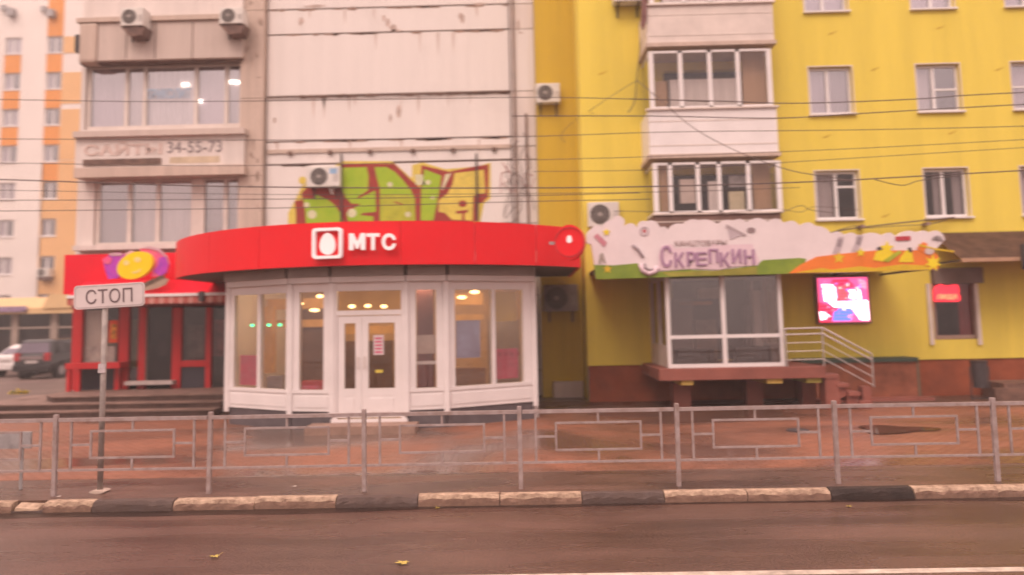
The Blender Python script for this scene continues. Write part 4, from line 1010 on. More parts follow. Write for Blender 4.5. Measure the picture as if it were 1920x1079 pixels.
p = MB(); p.plan(o_+[(e1[0]-.08, YP-.72), (e0[0]+.08, YP-.72)], zF1-.12, zF1-.05); p.build('roof_deck', metal_grey, pav)
# cornice and shutter boxes between wall head and soffit
def loc2w(A_, B_):
    u = (B_-A_); L_ = u.length; u.normalize(); nrm = Vector((u.y, -u.x, 0))
    M = Matrix(((u.x, -nrm.x, 0, A_.x), (u.y, -nrm.y, 0, A_.y), (0, 0, 1, 0), (0, 0, 0, 1)))
    return M, L_
def part_on(A_, B_, boxes, name, m, par=pav, bevel=0, lab=None):
    M, L_ = loc2w(A_, B_); p = MB()
    for bx_ in boxes: p.box(*[(c(L_) if callable(c) else c) for c in bx_])
    p.xf(M); return p.build(name, m, par, lab, bevel=bevel)
glass_m = gl_pav = glass('pavilion_glass', (.93, .91, .90), .055)
post = []
for i in range(5):
    A_, B_ = V[i], V[i+1]; M, L_ = loc2w(A_, B_)
    part_on(A_, B_, [(.0, L_, -.10, .16, ZT, ZT+.12)], 'cornice', pav_white)
    part_on(A_, B_, [(.02, L_-.02, -.16, .10, ZT+.123, zF0+.015)], 'shutter_box', pav_grey)
    if i == 2: continue
    pw = .12 if i in (0, 4) else .16
    wl, wr = (.16, .16) if i in (0, 4) else (.20, .20)
    if i == 0: wl, wr = .17, .14
    if i == 4: wl, wr = .20, .26
    ztop_ = 2.93
    part_on(A_, B_, [(0, L_, .0, .10, ZB, .86)], 'lower_panel', pav_white)
    part_on(A_, B_, [(.10, L_-.10, -.012, -.001, ZB+.08, .80)], 'inset_panel', pav_white)
    part_on(A_, B_, [(.0, L_, -.02, .11, .863, .93)], 'window_sill', pav_white)
    fr = [(0, wl, .0, .10, .933, ZT-.003), (L_-wr, L_, .0, .10, .933, ZT-.003), (wl, L_-wr, .0, .10, ztop_, ZT-.003)]
    if i in (0, 4): fr.append((L_*.5-.045 if i == 0 else L_*.53-.04, L_*.5+.045 if i == 0 else L_*.53+.04, .0, .10, .933, ztop_))
    wn = part_on(A_, B_, fr, 'window', pav_white)
    gm = glass_m
    if i in (0, 4):
        mid = L_*.5 if i == 0 else L_*.53
        part_on(A_, B_, [(wl, mid-.045, .05, .058, .933, ztop_)], 'pane', gm, wn); part_on(A_, B_, [(mid+.045, L_-wr, .05, .058, .933, ztop_)], 'pane', gm, wn)
    else: part_on(A_, B_, [(wl, L_-wr, .05, .058, .933, ztop_)], 'pane', gm, wn)
    part_on(A_, B_, [(.02, L_-.02, .03, .13, .12, ZB-.003)], 'plinth', plinth_grey)
for v in V[0:1]+V[1:5]+V[5:6]:
    d = Vector((v.x-CX, v.y-CYc, 0)).normalized(); c_ = v+d*.02
    p = MB(); p.box(c_.x-.055, c_.x+.055, c_.y-.03, c_.y+.07, .40, ZT-.004); p.build('corner_post', pav_white, pav, bevel=.01)
# door facet
A_, B_ = V[2], V[3]; M, L_ = loc2w(A_, B_)
zd = P(690, 786, A_.y)[1]; zdt = 2.43; ztop_ = 2.93
part_on(A_, B_, [(0, .10, -.02, .12, zd, ZT-.003), (L_-.10, L_, -.02, .12, zd, ZT-.003), (.10, L_-.10, 0, .12, ztop_, ZT-.003), (.10, L_-.10, 0, .12, zdt, zdt+.10)], 'door_frame', pav_white)
part_on(A_, B_, [(.10, L_-.10, .05, .058, zdt+.10, ztop_)], 'transom_pane', gl_dn)
for (a, c, wl, wr) in ((.105, .60, .14, .13), (.605, L_-.105, .13, .13)):
    zz0 = zd+.03; zg0 = .95
    d_ = part_on(A_, B_, [(a, a+wl, .02, .08, zz0, zdt-.01), (c-wr, c, .02, .08, zz0, zdt-.01), (a+wl, c-wr, .02, .08, zdt-.16, zdt-.01), (a+wl, c-wr, .02, .08, zg0-.14, zg0), (a+wl, c-wr, .025, .075, zz0, zg0-.14)], 'door', pav_white)
    part_on(A_, B_, [(a+wl, c-wr, .045, .053, zg0, zdt-.16)], 'pane', gl_dn, d_)
    part_on(A_, B_, [(a+wl+.03, c-wr-.03, .012, .024, zz0+.1, zg0-.2)], 'kick_panel', pav_white, d_)
    hx = c-.07 if a < .2 else a+.06
    part_on(A_, B_, [(hx-.009, hx+.009, -.04, -.02, 1.35, 1.60), (hx-.008, hx+.008, -.02, .02, 1.37, 1.39), (hx-.008, hx+.008, -.02, .02, 1.56, 1.58)], 'handle', pvc_old, d_)
    if a > .2:
        part_on(A_, B_, [(a+wl+.10, a+wl+.31, .036, .043, 1.62, 2.02)], 'notice', mat('notice_white', (.72, .60, .62), .7), d_)
        part_on(A_, B_, [(a+wl+.135, a+wl+.275, .030, .0355, 1.66+.07*k, 1.69+.07*k) for k in range(5)], 'notice_lines', mat('notice_red', (.70, .10, .22), .7), d_)
        part_on(A_, B_, [(a+wl+.14, a+wl+.29, .036, .043, 1.26, 1.32)], 'sticker', mat('sticker_yellow', (.80, .66, .10), .7), d_)
part_on(A_, B_, [(-.02, L_+.02, -.03, .13, .12, zd)], 'threshold', pav_white)
part_on(A_, B_, [(-.38, L_+.25, -.60, -.035, .12, zd-.06)], 'doorstep', mat('doorstep_tan', (.36, .23, .18), .7, .2, 3))
# inside: counters, warm shelves, lamps, posters
wl_lamp = mat('warm_lamp', (1, .62, .26), emit=4); shelf_w = mat('lit_shelf', (.80, .50, .20), .6, .15, 1.5); brown_in = mat('brown_fitting', (.20, .11, .07), .7, .25, 1.5)
for px0, py0, px1, py1, dY, m_ in (
    (500, 560, 620, 580, 3.2, shelf_w), (500, 600, 620, 614, 3.2, shelf_w), (560, 560, 610, 735, 3.3, brown_in), (640, 612, 735, 626, 3.4, shelf_w), (640, 640, 735, 735, 3.5, brown_in),
    (845, 550, 905, 572, 3.0, shelf_w), (855, 590, 905, 600, 2.6, shelf_w), (440, 600, 482, 735, 3.4, mid_room), (495, 575, 512, 700, 2.8, shelf_w), (782, 540, 812, 735, 2.2, mat('plum_panel', (.24, .10, .13), .7, .2, 1)),
    (850, 690, 910, 735, 2.2, mat('tan_counter', (.42, .26, .17), .7, .2, 1)), (915, 600, 975, 735, 3.2, mat('grey_cabinet', (.36, .30, .27), .7)), (565, 715, 605, 735, 1.2, mat('red_stand', (.60, .05, .06), .6)), (500, 705, 530, 740, 1.4, metal_grey), (450, 560, 480, 574, 3.8, shelf_w)):
    Yq = 15.4+dY; x0, x1, z0, z1 = RC(px0, py0, px1, py1, Yq); p = MB(); p.box(x0, x1, Yq, Yq+.22, max(z0, .275), min(z1, ZT)); p.build('shop_fitting', m_, pav)
for px, py in ((575, 545), (600, 556), (520, 548), (645, 541), (720, 575), (690, 574), (660, 575), (866, 558), (890, 548), (590, 582), (560, 570)):
    x, z = P(px, py, 17.6); z = min(z, ZT-.03); p = MB(); p.disc(x, z, 17.55, 17.62, .04, 12, .07+.04*((px*7) % 3)/2); p.build('lamp', wl_lamp, pav)
for x in (-5.2, -3.8, -2.5, -1.1):
    p = MB(); p.box(x-.45, x+.45, 17.4, 17.55, ZT+.06, ZT+.10); p.build('ceiling_lamp', mat('ceiling_lamp_glow', (1, .62, .28), emit=18), pav)
    p = MB(); p.box(x-.45, x+.45, 19.2, 19.35, ZT+.06, ZT+.10); p.build('ceiling_lamp', MATS['ceiling_lamp_glow'], pav)
p_red = mat('poster_red', (.62, .07, .13), .7, .25, 6, col2=(.45, .10, .14)); p_blue = mat('poster_blue', (.42, .46, .66), .7, .2, 2, col2=(.30, .28, .38))
def poster(i, a, c, z0, z1, m, nm='poster', lab=None, dep=.075):
    return part_on(V[i], V[i+1], [(a, c, dep, dep+.006, z0, z1)], nm, m, pav, lab=lab)
M0, L0 = loc2w(V[0], V[1]); M4, L4 = loc2w(V[4], V[5])
poster(0, .30, .92, .98, 1.62, p_red, lab='red poster low in the leftmost window'); poster(4, L4*.53+.08, L4-.36, 1.02, 1.66, p_red, lab='red poster low in the rightmost window')
poster(4, .26, .82, 1.50, 2.28, p_blue, lab='blue-grey poster in the right window'); poster(4, L4*.53+.05, L4*.53+.60, 2.25, 2.88, mat('poster_yellow', (.72, .48, .10), .7, .1, 1), lab='yellow sheet high in the right window')
poster(3, .22, .60, 1.62, 2.0, mat('paper_beige', (.55, .44, .38), .8), 'sheet'); poster(1, .22, .60, .95, 1.02, p_red, 'strip'); poster(3, .22, .62, 1.40, 1.47, pale_cur, 'strip')
for k in range(4): part_on(V[4], V[5], [(L4*.53+.14+.15*k, L4*.53+.20+.15*k, .066, .0735, 1.5, 1.58)], 'poster_print', mat('print_dark', (.40, .05, .09), .7), pav)
gd = mat('green_led', (.05, .9, .35), emit=3)
for a in (.35, .9, 1.25):
    p = part_on(V[0], V[1], [(a, a+.10, .3, .31, 2.24, 2.29)], 'green_indicator', gd, pav)
# white downpipe at right end
x = P(1003, 620, 16.6)[0]; p = MB(); p.tube([(x, 16.75, .12), (x, 16.75, zF0)], .035, 8); p.build('downpipe', pav_white, pav)

# sign on the band: square with the egg, and letters following the curve
ls = thing('phone_shop_sign', 'white egg emblem in a square with three white letters on the curved red band', 'shop sign', (CX-.2, 14.55, zF0))
def at_arc(x, R=RF):
    dx = x-CX; a = math.asin(dx/R); return Matrix.Translation((x, CYF-R*math.cos(a), 0)) @ Matrix.Rotation(a, 4, 'Z')
def px2x(px, py): 
    x = P(px, py, 14.6)[0]
    for _ in range(4): x = P(px, py, CYF-math.sqrt(RF*RF-(x-CX)**2))[0]
    return x
xe = px2x(617, 457); Yh = 14.6; zc = P(617, 457, Yh)[1]; hs = 29/FPX*Yh
wsign = mat('sign_white', (.86, .82, .82), .35, .02, emit=.15)
p = MB(); 
def rring(b, hw, t, r, y0, y1, n=6):
    def loop(h, rr):
        o = []
        for sx, sz, a0 in ((1, 1, 0), (-1, 1, PI/2), (-1, -1, PI), (1, -1, 3*PI/2)):
            for k in range(n+1):
                a = a0+PI/2*k/n; o.append((sx*(h-rr)+rr*math.cos(a), sz*(h-rr)+rr*math.sin(a)))
        return o
    A1, B1 = loop(hw, r), loop(hw-t, r*.7)
    for k in range(len(A1)):
        j = (k+1) % len(A1); b.prism([B1[k], A1[k], A1[j], B1[j]], y0, y1)
rring(p, hs, .055, .07, -.13, -.03); p.xf(Matrix.Translation((0, 0, zc)) @ Matrix.Identity(4)); p.xf(at_arc(xe)); p.build('emblem_frame', wsign, ls)
p = MB(); p.box(-hs+.02, hs-.02, -.028, -.006, zc-hs+.02, zc+hs-.02); p.xf(at_arc(xe)); p.build('emblem_back', red_fascia, ls)
egg = []
for k in range(28):
    a = 2*PI*k/28; r_ = .155*(1-.16*math.sin(a)); egg.append((r_*math.cos(a), zc-.01+.215*math.sin(a)+(.0)))
p = MB(); p.prism(egg, -.10, -.03); p.xf(at_arc(xe)); p.build('egg', wsign, ls)
for ch, a, c in (('М', 656, 688), ('Т', 688, 714), ('С', 716, 744)):
    xa_, xb_ = px2x(a, 456), px2x(c, 456); xm_ = (xa_+xb_)/2; z0 = P((a+c)/2, 470, Yh)[1]; z1 = P((a+c)/2, 439, Yh)[1]; wd = xb_-xa_-.02
    p = MB()
    if ch == 'М':
        H_ = z1-z0; s_ = .27*wd; p.prism([(-wd/2, z0), (-wd/2, z1), (-wd/2+s_, z1), (0, z0+.48*H_), (wd/2-s_, z1), (wd/2, z1), (wd/2, z0), (wd/2-s_, z0), (wd/2-s_, z0+.55*H_), (.07*wd, z0+.08*H_), (-.07*wd, z0+.08*H_), (-wd/2+s_, z0+.55*H_), (-wd/2+s_, z0)], -.12, -.06)
    else: word(p, ch, -wd/2, z0, -.09, .4, width=wd, height=z1-z0, bold=.016, depth=.06)
    p.xf(at_arc(xm_)); p.build('letter', wsign, ls)
# round double sided sign at the right end
xr_, zr_ = P(1069, 455, 15.35); rs = thing('round_sign', 'round red projecting sign with a small white egg at the right end of the band', 'sign', (xr_, 15.35, zr_))
Mr = Matrix.Translation((xr_, 15.35, 0)) @ Matrix.Rotation(math.radians(-14), 4, 'Z') 
rd = 33/FPX*15.35
p = MB(); p.disc(0, zr_, -.08, .08, rd, 36, rd*.86); p.xf(Mr); p.build('disc', red_fascia, rs)
p = MB(); p.ring(0, zr_, -.10, -.075, rd*.80, rd*.86, 36); p.xf(Mr); p.build('rim', mat('dull_red', (.55, .02, .03), .4), rs)
p = MB(); p.prism([(.055*math.cos(a*PI/8)*(1-.16*math.sin(a*PI/8)), zr_+.06+.08*math.sin(a*PI/8)) for a in range(16)], -.10, -.082); p.xf(Mr); p.build('egg', wsign, rs)
p = MB(); p.box(-rd*1.2, -rd*.7, -.03, .03, zr_-.03, zr_+.03); p.xf(Mr); p.build('arm', metal_grey, rs)

# ================================================================== candy shop
YQ = 20.75
can = thing('candy_shop', 'red candy shop front with an awning on the stepped terrace', 'shop front', (-10, YQ, .57))
def cbox(px0, py0, px1, py1, Y, d, m, name, par=can, lab=None, zmin=.57, bevel=0):
    x0, x1, z0, z1 = RC(px0, py0, px1, py1, Y); p = MB(); p.box(x0, x1, Y, Y+d, max(zmin, z0), z1); return p.build(name, m, par, lab, bevel=bevel)
cbox(120, 475, 440, 549, 20.25, .12, candy_red, 'fascia'); cbox(134, 549, 440, 576, YQ-.02, .1, mat('dark_red_beam', (.20, .012, .015), .5), 'beam')
cols_ = [(134, 152), (222, 240), (259, 272), (322, 339), (385, 395)]
for a, c in cols_: cbox(a, 577, c, 735, YQ-.05, .14, frame_red, 'post')
for (a, c, t_, b_) in ((152, 222, 577, 683), (240, 259, 577, 720), (339, 385, 577, 676), (395, 440, 577, 735)): cbox(a, t_, c, b_, YQ+.02, .01, gl_dn, 'pane')
dr = cbox(273, 577, 321, 716, YQ+.03, .012, gl_dark, 'door_pane'); cbox(272, 577, 276, 716, YQ-.01, .06, mat('door_grey', (.30, .24, .22), .6), 'door_edge')
cbox(339, 676, 385, 688, YQ-.05, .12, frame_red, 'sill'); cbox(152, 688, 222, 735, YQ+.0, .06, mat('blue_black_panel', (.045, .04, .055), .5), 'lower_panel'); cbox(339, 689, 385, 735, YQ+.0, .06, MATS['blue_black_panel'], 'lower_panel')
cbox(240, 695, 259, 716, YQ+.05, .05, MATS['blue_black_panel'], 'lower_panel')
cbox(233, 715, 323, 722, YQ-.3, .28, mat('threshold_pale', (.52, .44, .42), .6), 'threshold')
# red ledge like a counter under the left window
cbox(122, 681, 224, 692, YQ-.55, .45, frame_red, 'ledge'); cbox(124, 692, 131, 735, YQ-.5, .08, frame_red, 'ledge_leg'); cbox(140, 692, 149, 735, YQ-.5, .08, frame_red, 'ledge_leg'); cbox(214, 692, 223, 735, YQ-.2, .1, frame_red, 'ledge_leg')
# shop room
x0, x1 = P(134, 650, YQ)[0], P(440, 650, YQ)[0]
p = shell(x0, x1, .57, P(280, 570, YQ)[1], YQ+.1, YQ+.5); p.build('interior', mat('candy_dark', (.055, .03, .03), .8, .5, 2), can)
for a, t_, c, b_, m_, dy in ((156, 582, 196, 680, mat('beige_reflection', (.46, .40, .36), .8, .1, 2), .12), (196, 620, 220, 680, mat('olive_goods', (.16, .13, .09), .8, .4, 4), .2), (243, 600, 257, 690, mat('mixed_goods', (.26, .22, .14), .8, .5, 8, col2=(.12, .15, .06)), .2), (160, 650, 215, 684, mat('white_goods', (.62, .56, .52), .7, .3, 4), .10),  # first pale beige sheet paints a reflection in the left window
                             (290, 590, 318, 640, mat('tan_shelf2', (.22, .14, .09), .8, .4, 5), .3), (350, 610, 382, 672, mat('grey_goods', (.14, .10, .09), .8, .4, 4), .3), (398, 600, 420, 668, mat('dull_red_goods', (.28, .07, .07), .8, .3, 4), .2), (296, 640, 312, 668, mat('dull_beige', (.30, .20, .17), .8, .3, 4), .25)):
    cbox(a, t_, c, b_, YQ+dy, .05, m_, 'shop_fitting')
pr = cbox(204, 601, 221, 643, YQ-.0, .01, mat('orange_red_poster', (.75, .09, .03), .6), 'poster'); cbox(208, 608, 218, 636, YQ-.006, .004, mat('poster_gold', (.80, .36, .05), .6, .5, 14), 'poster_print', par=can)
# awning
xa_, xb_ = P(128, 553, 19.45)[0], P(436, 553, 19.45)[0]
zt1 = P(300, 527, 20.24)[1]; zt2 = P(300, 553, 19.45)[1]
p = MB(); p.solid([(xa_, 19.45, zt2), (xb_, 19.45, zt2), (xb_, 20.24, zt1), (xa_, 20.24, zt1)], [(xa_, 19.45, zt2+.02), (xb_, 19.45, zt2+.02), (xb_, 20.24, zt1+.02), (xa_, 20.24, zt1+.02)])
aw = p.build('awning', candy_red, can)
p = MB(); p.box(xa_, P(372, 553, 19.42)[0], 19.38, 19.45, zt2-.05, zt2+.03); p.box(P(381, 553, 19.42)[0], xb_, 19.38, 19.45, zt2-.05, zt2+.03); p.build('front_bar', pvc, aw)
nsc = 34; va, vb_ = mat('valance_pink', (.62, .30, .26), .8, .1, 3), mat('valance_red', (.50, .12, .10), .8, .1, 3)
for k in range(nsc):
    a = xa_+(xb_-xa_)*k/nsc; c = xa_+(xb_-xa_)*(k+1)/nsc
    q = [(a, zt2-.052), (a, zt2-.20)] + [(a+(c-a)*j/5, zt2-.20-.05*math.sin(PI*j/5)) for j in range(1, 5)] + [(c, zt2-.20), (c, zt2-.052)]
    p = MB(); p.prism(q, 19.41, 19.416); p.build('valance_scallop', va if k % 2 else vb_, aw)
xx = P(376, 560, 19.3)[0]; p = MB(); p.box(xx-.06, xx+.06, 19.30, 19.44, zt2-.20, zt2+.06); p.build('bracket', metal_dark, aw)

# candy emblem: a wrapped yellow sweet with a simple drawn expression
cs = thing('candy_sign', 'yellow smiling sweet in a purple and pink wrapper on the red fascia', 'shop sign', (-9.6, 20.1, 3.8))
YZ = 19.5
def cz(pts, m, d0, d1, name): 
    p = MB(); p.prism([P(x, y, YZ) for x, y in pts], YZ-d1, YZ-d0); return p.build(name, m, cs)
pur = mat('wrapper_purple', (.34, .04, .48), .35, .25, 5, col2=(.60, .06, .52)); pnk = mat('wrapper_pink', (.80, .06, .30), .35, .2, 5, col2=(.80, .20, .25)); cye = mat('candy_yellow', (.95, .70, .0), .35, .04, 2); fol = mat('wrapper_edge', (.66, .40, .48), .4)
cz([(194, 489), (200, 484), (208, 476), (222, 474), (236, 478), (234, 495), (228, 512), (222, 522), (204, 524), (198, 505)], pur, -.06, .03, 'wrapper')
cz([(193, 488), (204, 480), (212, 486), (207, 496), (198, 495)], pnk, .03, .05, 'wrapper_fold'); cz([(205, 478), (215, 474), (232, 476), (230, 480), (212, 481)], fol, .03, .05, 'wrapper_fold')
cz([(236, 476), (246, 470), (256, 474), (250, 484), (238, 486)], fol, -.02, .04, 'wrapper_fold')
cz([(262, 468), (280, 464), (298, 468), (312, 480), (318, 496), (314, 512), (304, 519), (284, 519), (288, 500), (276, 482)], pnk, -.06, .03, 'wrapper')
cz([(300, 484), (312, 482), (317, 498), (313, 512), (302, 518), (290, 510), (298, 498)], pur, .03, .05, 'wrapper_fold')
cz([(262, 467), (282, 463), (300, 467), (314, 480), (319, 496), (314, 484), (298, 471), (280, 467)], fol, .03, .06, 'wrapper_fold')
el = []
for k in range(32):
    a = 2*PI*k/32; ex, ey = 35*math.cos(a), 24*math.sin(a); t_ = -.40; el.append((258+ex*math.cos(t_)-ey*math.sin(t_), 498.5+ex*math.sin(t_)+ey*math.cos(t_)))
cz(el, cye, .0, .14, 'sweet')
lt = mat('candy_light', (.93, .80, .34), .4)
for (x, y, rx, ry) in ((242, 494, 5, 5), (263, 488, 6, 5)): cz([(x+rx*math.cos(k*PI/6), y+ry*math.sin(k*PI/6)) for k in range(12)], lt, .14, .15, 'eye')
cz([(252, 511), (262, 509), (270, 504), (266, 511), (256, 514)], lt, .14, .15, 'mouth')
cz([(265, 533), (300, 519), (318, 524), (312, 534), (296, 541), (272, 546)], mat('tag_khaki', (.44, .33, .25), .6), .0, .05, 'name_tag')
x0_, z0_ = P(272, 541, YZ); p = MB(); word(p, 'конфеты', 0, 0, 0, .2, width=.62, height=.17, bold=.008); p.xf(Matrix.Translation((x0_, YZ-.06, z0_)) @ Matrix.Rotation(math.radians(-22), 4, 'Y')); p.build('lettering', mat('tag_dark', (.16, .11, .08), .6), cs)

# ================================================================== air conditioners
def ac(lab, px0, py0, px1, py1, Y, depth=.32, dark=False, turn=0, sticker=False):
    x0, x1, z0, z1 = RC(px0, py0, px1, py1, Y-depth); W_, H_ = x1-x0, z1-z0; yf = Y-depth
    t = thing('air_conditioner', lab, 'air conditioner', ((x0+x1)/2, Y, z0), 'outdoor air conditioner units on the walls')
    p = MB(); p.box(x0, x1, yf, Y-.06, z0, z1); p.build('casing', ac_white if not dark else mat('ac_grey', (.30, .25, .23), .5), t, bevel=.02)
    cx_, cz_, r_ = x0+W_*.38, (z0+z1)/2, min(H_*.42, W_*.32)
    p = MB(); p.disc(cx_, cz_, yf-.012, yf-.001, r_, 28); p.build('fan_opening', ac_dark, t)
    p = MB()
    for k in range(1, 5): p.ring(cx_, cz_, yf-.024, yf-.016, r_*k/4.4-.006, r_*k/4.4+.002, 20)
    for k in range(6):
        a = k*PI/6; p.solid([(cx_+r_*s*math.cos(a)+o_*math.sin(a), yf-.014, cz_+r_*s*math.sin(a)-o_*math.cos(a)) for s, o_ in ((1, .004), (1, -.004), (-1, -.004), (-1, .004))],
                            [(cx_+r_*s*math.cos(a)+o_*math.sin(a), yf-.018, cz_+r_*s*math.sin(a)-o_*math.cos(a)) for s, o_ in ((1, .004), (1, -.004), (-1, -.004), (-1, .004))])
    p.build('fan_guard', mat('guard_grey', (.34, .30, .28), .5), t)
    p = MB(); p.disc(cx_, cz_, yf-.03, yf-.025, r_*.2, 12); p.build('fan_hub', mat('hub_grey', (.45, .40, .37), .5), t)
    p = MB()
    for k in range(6): p.box(x1-W_*.2, x1-W_*.05, yf-.008, yf-.001, z0+H_*(.25+.06*k), z0+H_*(.27+.06*k))
    p.build('louvre', mat('louvre_grey', (.50, .46, .44), .5), t)
    if sticker: p = MB(); p.box(x0+W_*.70, x0+W_*.92, yf-.006, yf-.001, z0+H_*.62, z0+H_*.88); p.build('sticker', mat('sticker_blue', (.30, .48, .70), .5), t)
    if depth > .45:
        p = MB(); p.prism([(x0-.02, z0-.01), (x1+.04, z0-.01), (x1-.05, z0-.26), (x0+.25, z0-.30)], yf+.05, Y-.01); p.build('underside_wedge', mat('shaded_underside', (.20, .12, .10), .8, .3, 5), t)  # added dark wedge; its brown stands in for the shaded underside
    for s in (.15, .82):
        p = MB(); xx = x0+W_*s; p.box(xx, xx+.035, yf+.02, Y-.003, z0-.045, z0-.003); p.box(xx, xx+.035, Y-.04, Y-.004, z0-.30, z0-.046); p.build('bracket', metal_dark, t)
    return t
ac('white air conditioner with a blue sticker above the graffiti', 574, 312, 637, 350, YP, sticker=True)
ac('small white air conditioner high on the amber recess wall', 1005, 156, 1050, 192, YP-.35)
ac('square white air conditioner just above the left end of the cloud sign', 1103, 379, 1161, 425, YY)
ac('shaded grey air conditioner hanging under the round red sign', 1019, 534, 1084, 584, YP-.35, dark=True)
ac('weathered air conditioner jutting from the parapet near the building corner', 226, 14, 268, 48, YB-.42, .5)
ac('air conditioner on the parapet beside the concrete pilaster', 411, 14, 455, 44, YB-.42, .5)
ac('air conditioner cut by the top edge left of the top balcony', 1150, -40, 1206, 2, YY, .4)
ac('tiny air conditioner on the far peach apartment block', 68, 503, 92, 519, YT, .6)
# drip tails under the graffiti unit
p = MB()
x, z = P(618, 352, YP-.2)
p.tube([(x, YP-.2, z), (x+.03, YP-.18, z-.10), (x+.08, YP-.15, z-.2)], .02, 6); p.tube([(x+.09, YP-.2, z), (x+.10, YP-.17, z-.12)], .015, 6)
solo(p, 'drain_hose', ac_white, 'short white hose hanging below the conditioner with the blue sticker', 'hose')

# ================================================================== pedestrian railing
YG = 9.86
rail_m = mat('railing_paint', (.40, .33, .33), .55, .3, 9, col2=(.26, .185, .165), dirt=.6)
fence = thing('pedestrian_railing', 'grey welded pedestrian railing with rectangle pattern along the kerb', 'railing', (0, YG, .12))
xg0 = P(977, 905, YG)[0]; SPC = 2.025
pt_z = P(977, 765, YG)[1]; zt_r = pt_z-.05; zb_r = P(977, 868, YG)[1]
mbp = MB(); mbp.box(-.028, .028, -.028, .028, -.1, pt_z-.12+.02)
sec = SPC-.066
def secmb():
    a = {}
    w2 = sec/2; T = .014
    o_ = MB(); o_.box(-w2, w2, -.02, .02, zt_r-.025, zt_r+.02); o_.box(-w2, w2, -.014, .014, zb_r-.014, zb_r+.014); a['rail_bars'] = o_
    for s in (-1, 1):
        o_ = MB(); o_.box(s*(w2-.17)-T, s*(w2-.17)+T, -.012, .012, zb_r+.015, zt_r-.026); a['upright%d' % s] = o_
    iw, ih = .56, .185; zc_ = (zt_r+zb_r)/2
    o_ = MB(); frame_mb(o_, -iw, iw, zc_-ih, zc_+ih, -.012, .012, .026); a['inner_rectangle'] = o_
    for nm_, z0_, z1_ in (('a', zc_+ih, zt_r-.026), ('b', zb_r+.015, zc_-ih)):
        o_ = MB(); o_.box(-T, T, -.010, .010, z0_, z1_); a['connecting_bar'+nm_] = o_
    for s in (-1, 1):
        q0, q1 = sorted((s*iw, s*(w2-.17-T))); o_ = MB(); o_.box(q0, q1, -.010, .010, zc_-T, zc_+T); a['connecting_bar%d' % s] = o_
    return a
prot = {}
rf = random.Random(5)
for i in range(-5, 6):
    x = xg0+i*SPC
    M = Matrix.Translation((x, YG+rf.uniform(-.006, .006), .12)) @ Matrix.Rotation(rf.uniform(-.012, .012), 4, 'Y')
    b = MB(); b.v = list(mbp.v); b.f = list(mbp.f); b.mi = list(mbp.mi); b.xf(M); b.build('post', rail_m, fence, bevel=.008)
    if i == 5: break
    root = None
    for nm, mb in secmb().items():
        mb.xf(Matrix.Translation((x+SPC/2, YG, 0)) @ Matrix.Rotation(rf.uniform(-.0015, .0015), 4, 'Y'))
        if nm == 'rail_bars': root = mb.build('railing_section', rail_m, fence)
        else: mb.build('upright' if nm.startswith('upright') else 'connecting_bar' if nm.startswith('conn') else nm, rail_m, root)
# ================================================================== stop sign on its pole
YW = 10.05
xs_, _z = P(188, 905, YW); st = thing('stop_line_sign', 'white rectangular road sign with rounded corners on a thin pole left of the pavilion', 'road sign', (xs_, YW, .12))
xtop = P(197, 585, YW); base = (P(188, 905, YW)[0], YW)
p = MB(); p.tube([(base[0], YW, .12), (xtop[0], YW, P(200, 540, YW)[1])], .036, 12); p.build('pole', mat('pole_galv', (.38, .33, .31), .55, .2, 8, dirt=.4), st, smooth=True)
p = MB(); p.disc(base[0], .12+.02, YW-.09, YW+.09, .02, 12, .10); p.build('collar', old_concrete, st)
pc = P(204, 555, YW-.06); ww, hh = 134/FPX*YW, 45/FPX*YW
Mt = Matrix.Translation((pc[0], YW-.05, pc[1])) @ Matrix.Rotation(math.radians(-2.2), 4, 'Y')
def rrect(w_, h_, r_, n=5):
    o = []
    for sx, sz, a0 in ((1, 1, 0), (-1, 1, PI/2), (-1, -1, PI), (1, -1, 3*PI/2)):
        for k in range(n+1): a = a0+PI/2*k/n; o.append((sx*(w_/2-r_)+r_*math.cos(a), sz*(h_/2-r_)+r_*math.sin(a)))
    return o
p = MB(); p.prism(rrect(ww, hh, .05), 0, .006); p.xf(Mt); p.build('plate', mat('plate_white', (.68, .60, .60), .45, .05, 3, dirt=.15), st)
A1, B1 = rrect(ww-.03, hh-.03, .04), rrect(ww-.05, hh-.05, .035); p = MB()
for k in range(len(A1)):
    j = (k+1) % len(A1); p.prism([B1[k], A1[k], A1[j], B1[j]], -.003, -.0005)
p.xf(Mt); p.build('plate_border', mat('border_grey', (.50, .42, .42), .5), st)
p = MB(); word(p, 'СТОП', -ww*.33, -hh*.30, -.004, .3, width=ww*.66, height=hh*.60, depth=.004, bold=.0); p.xf(Mt); p.build('lettering', mat('sign_black', (.17, .12, .13), .5), st)
for zz in (.11, -.11):
    p = MB(); p.box(xtop[0]-.06, xtop[0]+.06, YW-.044, YW+.045, pc[1]+zz*.8-.015, pc[1]+zz*.8+.015); p.build('clamp', metal_grey, st)
x, z = P(194, 692, YW); p = MB(); p.box(x-.045, x+.05, YW-.05, YW-.03, z-.05, z+.07); p.build('sticker', mat('torn_paper', (.66, .58, .60), .8, .3, 20), st)

# grey box behind the railing at the far left
a, c, e, g = RC(-40, 811, 57, 842, 10.3); p = MB(); p.box(a, c, 10.3, 10.34, e, g); p.box(a+.1, a+.14, 10.31, 10.33, .12, e); p.box(c-.14, c-.1, 10.31, 10.33, .12, e)
solo(p, 'low_board', metal_grey, 'grey metal board on short legs behind the leftmost railing section', 'board')

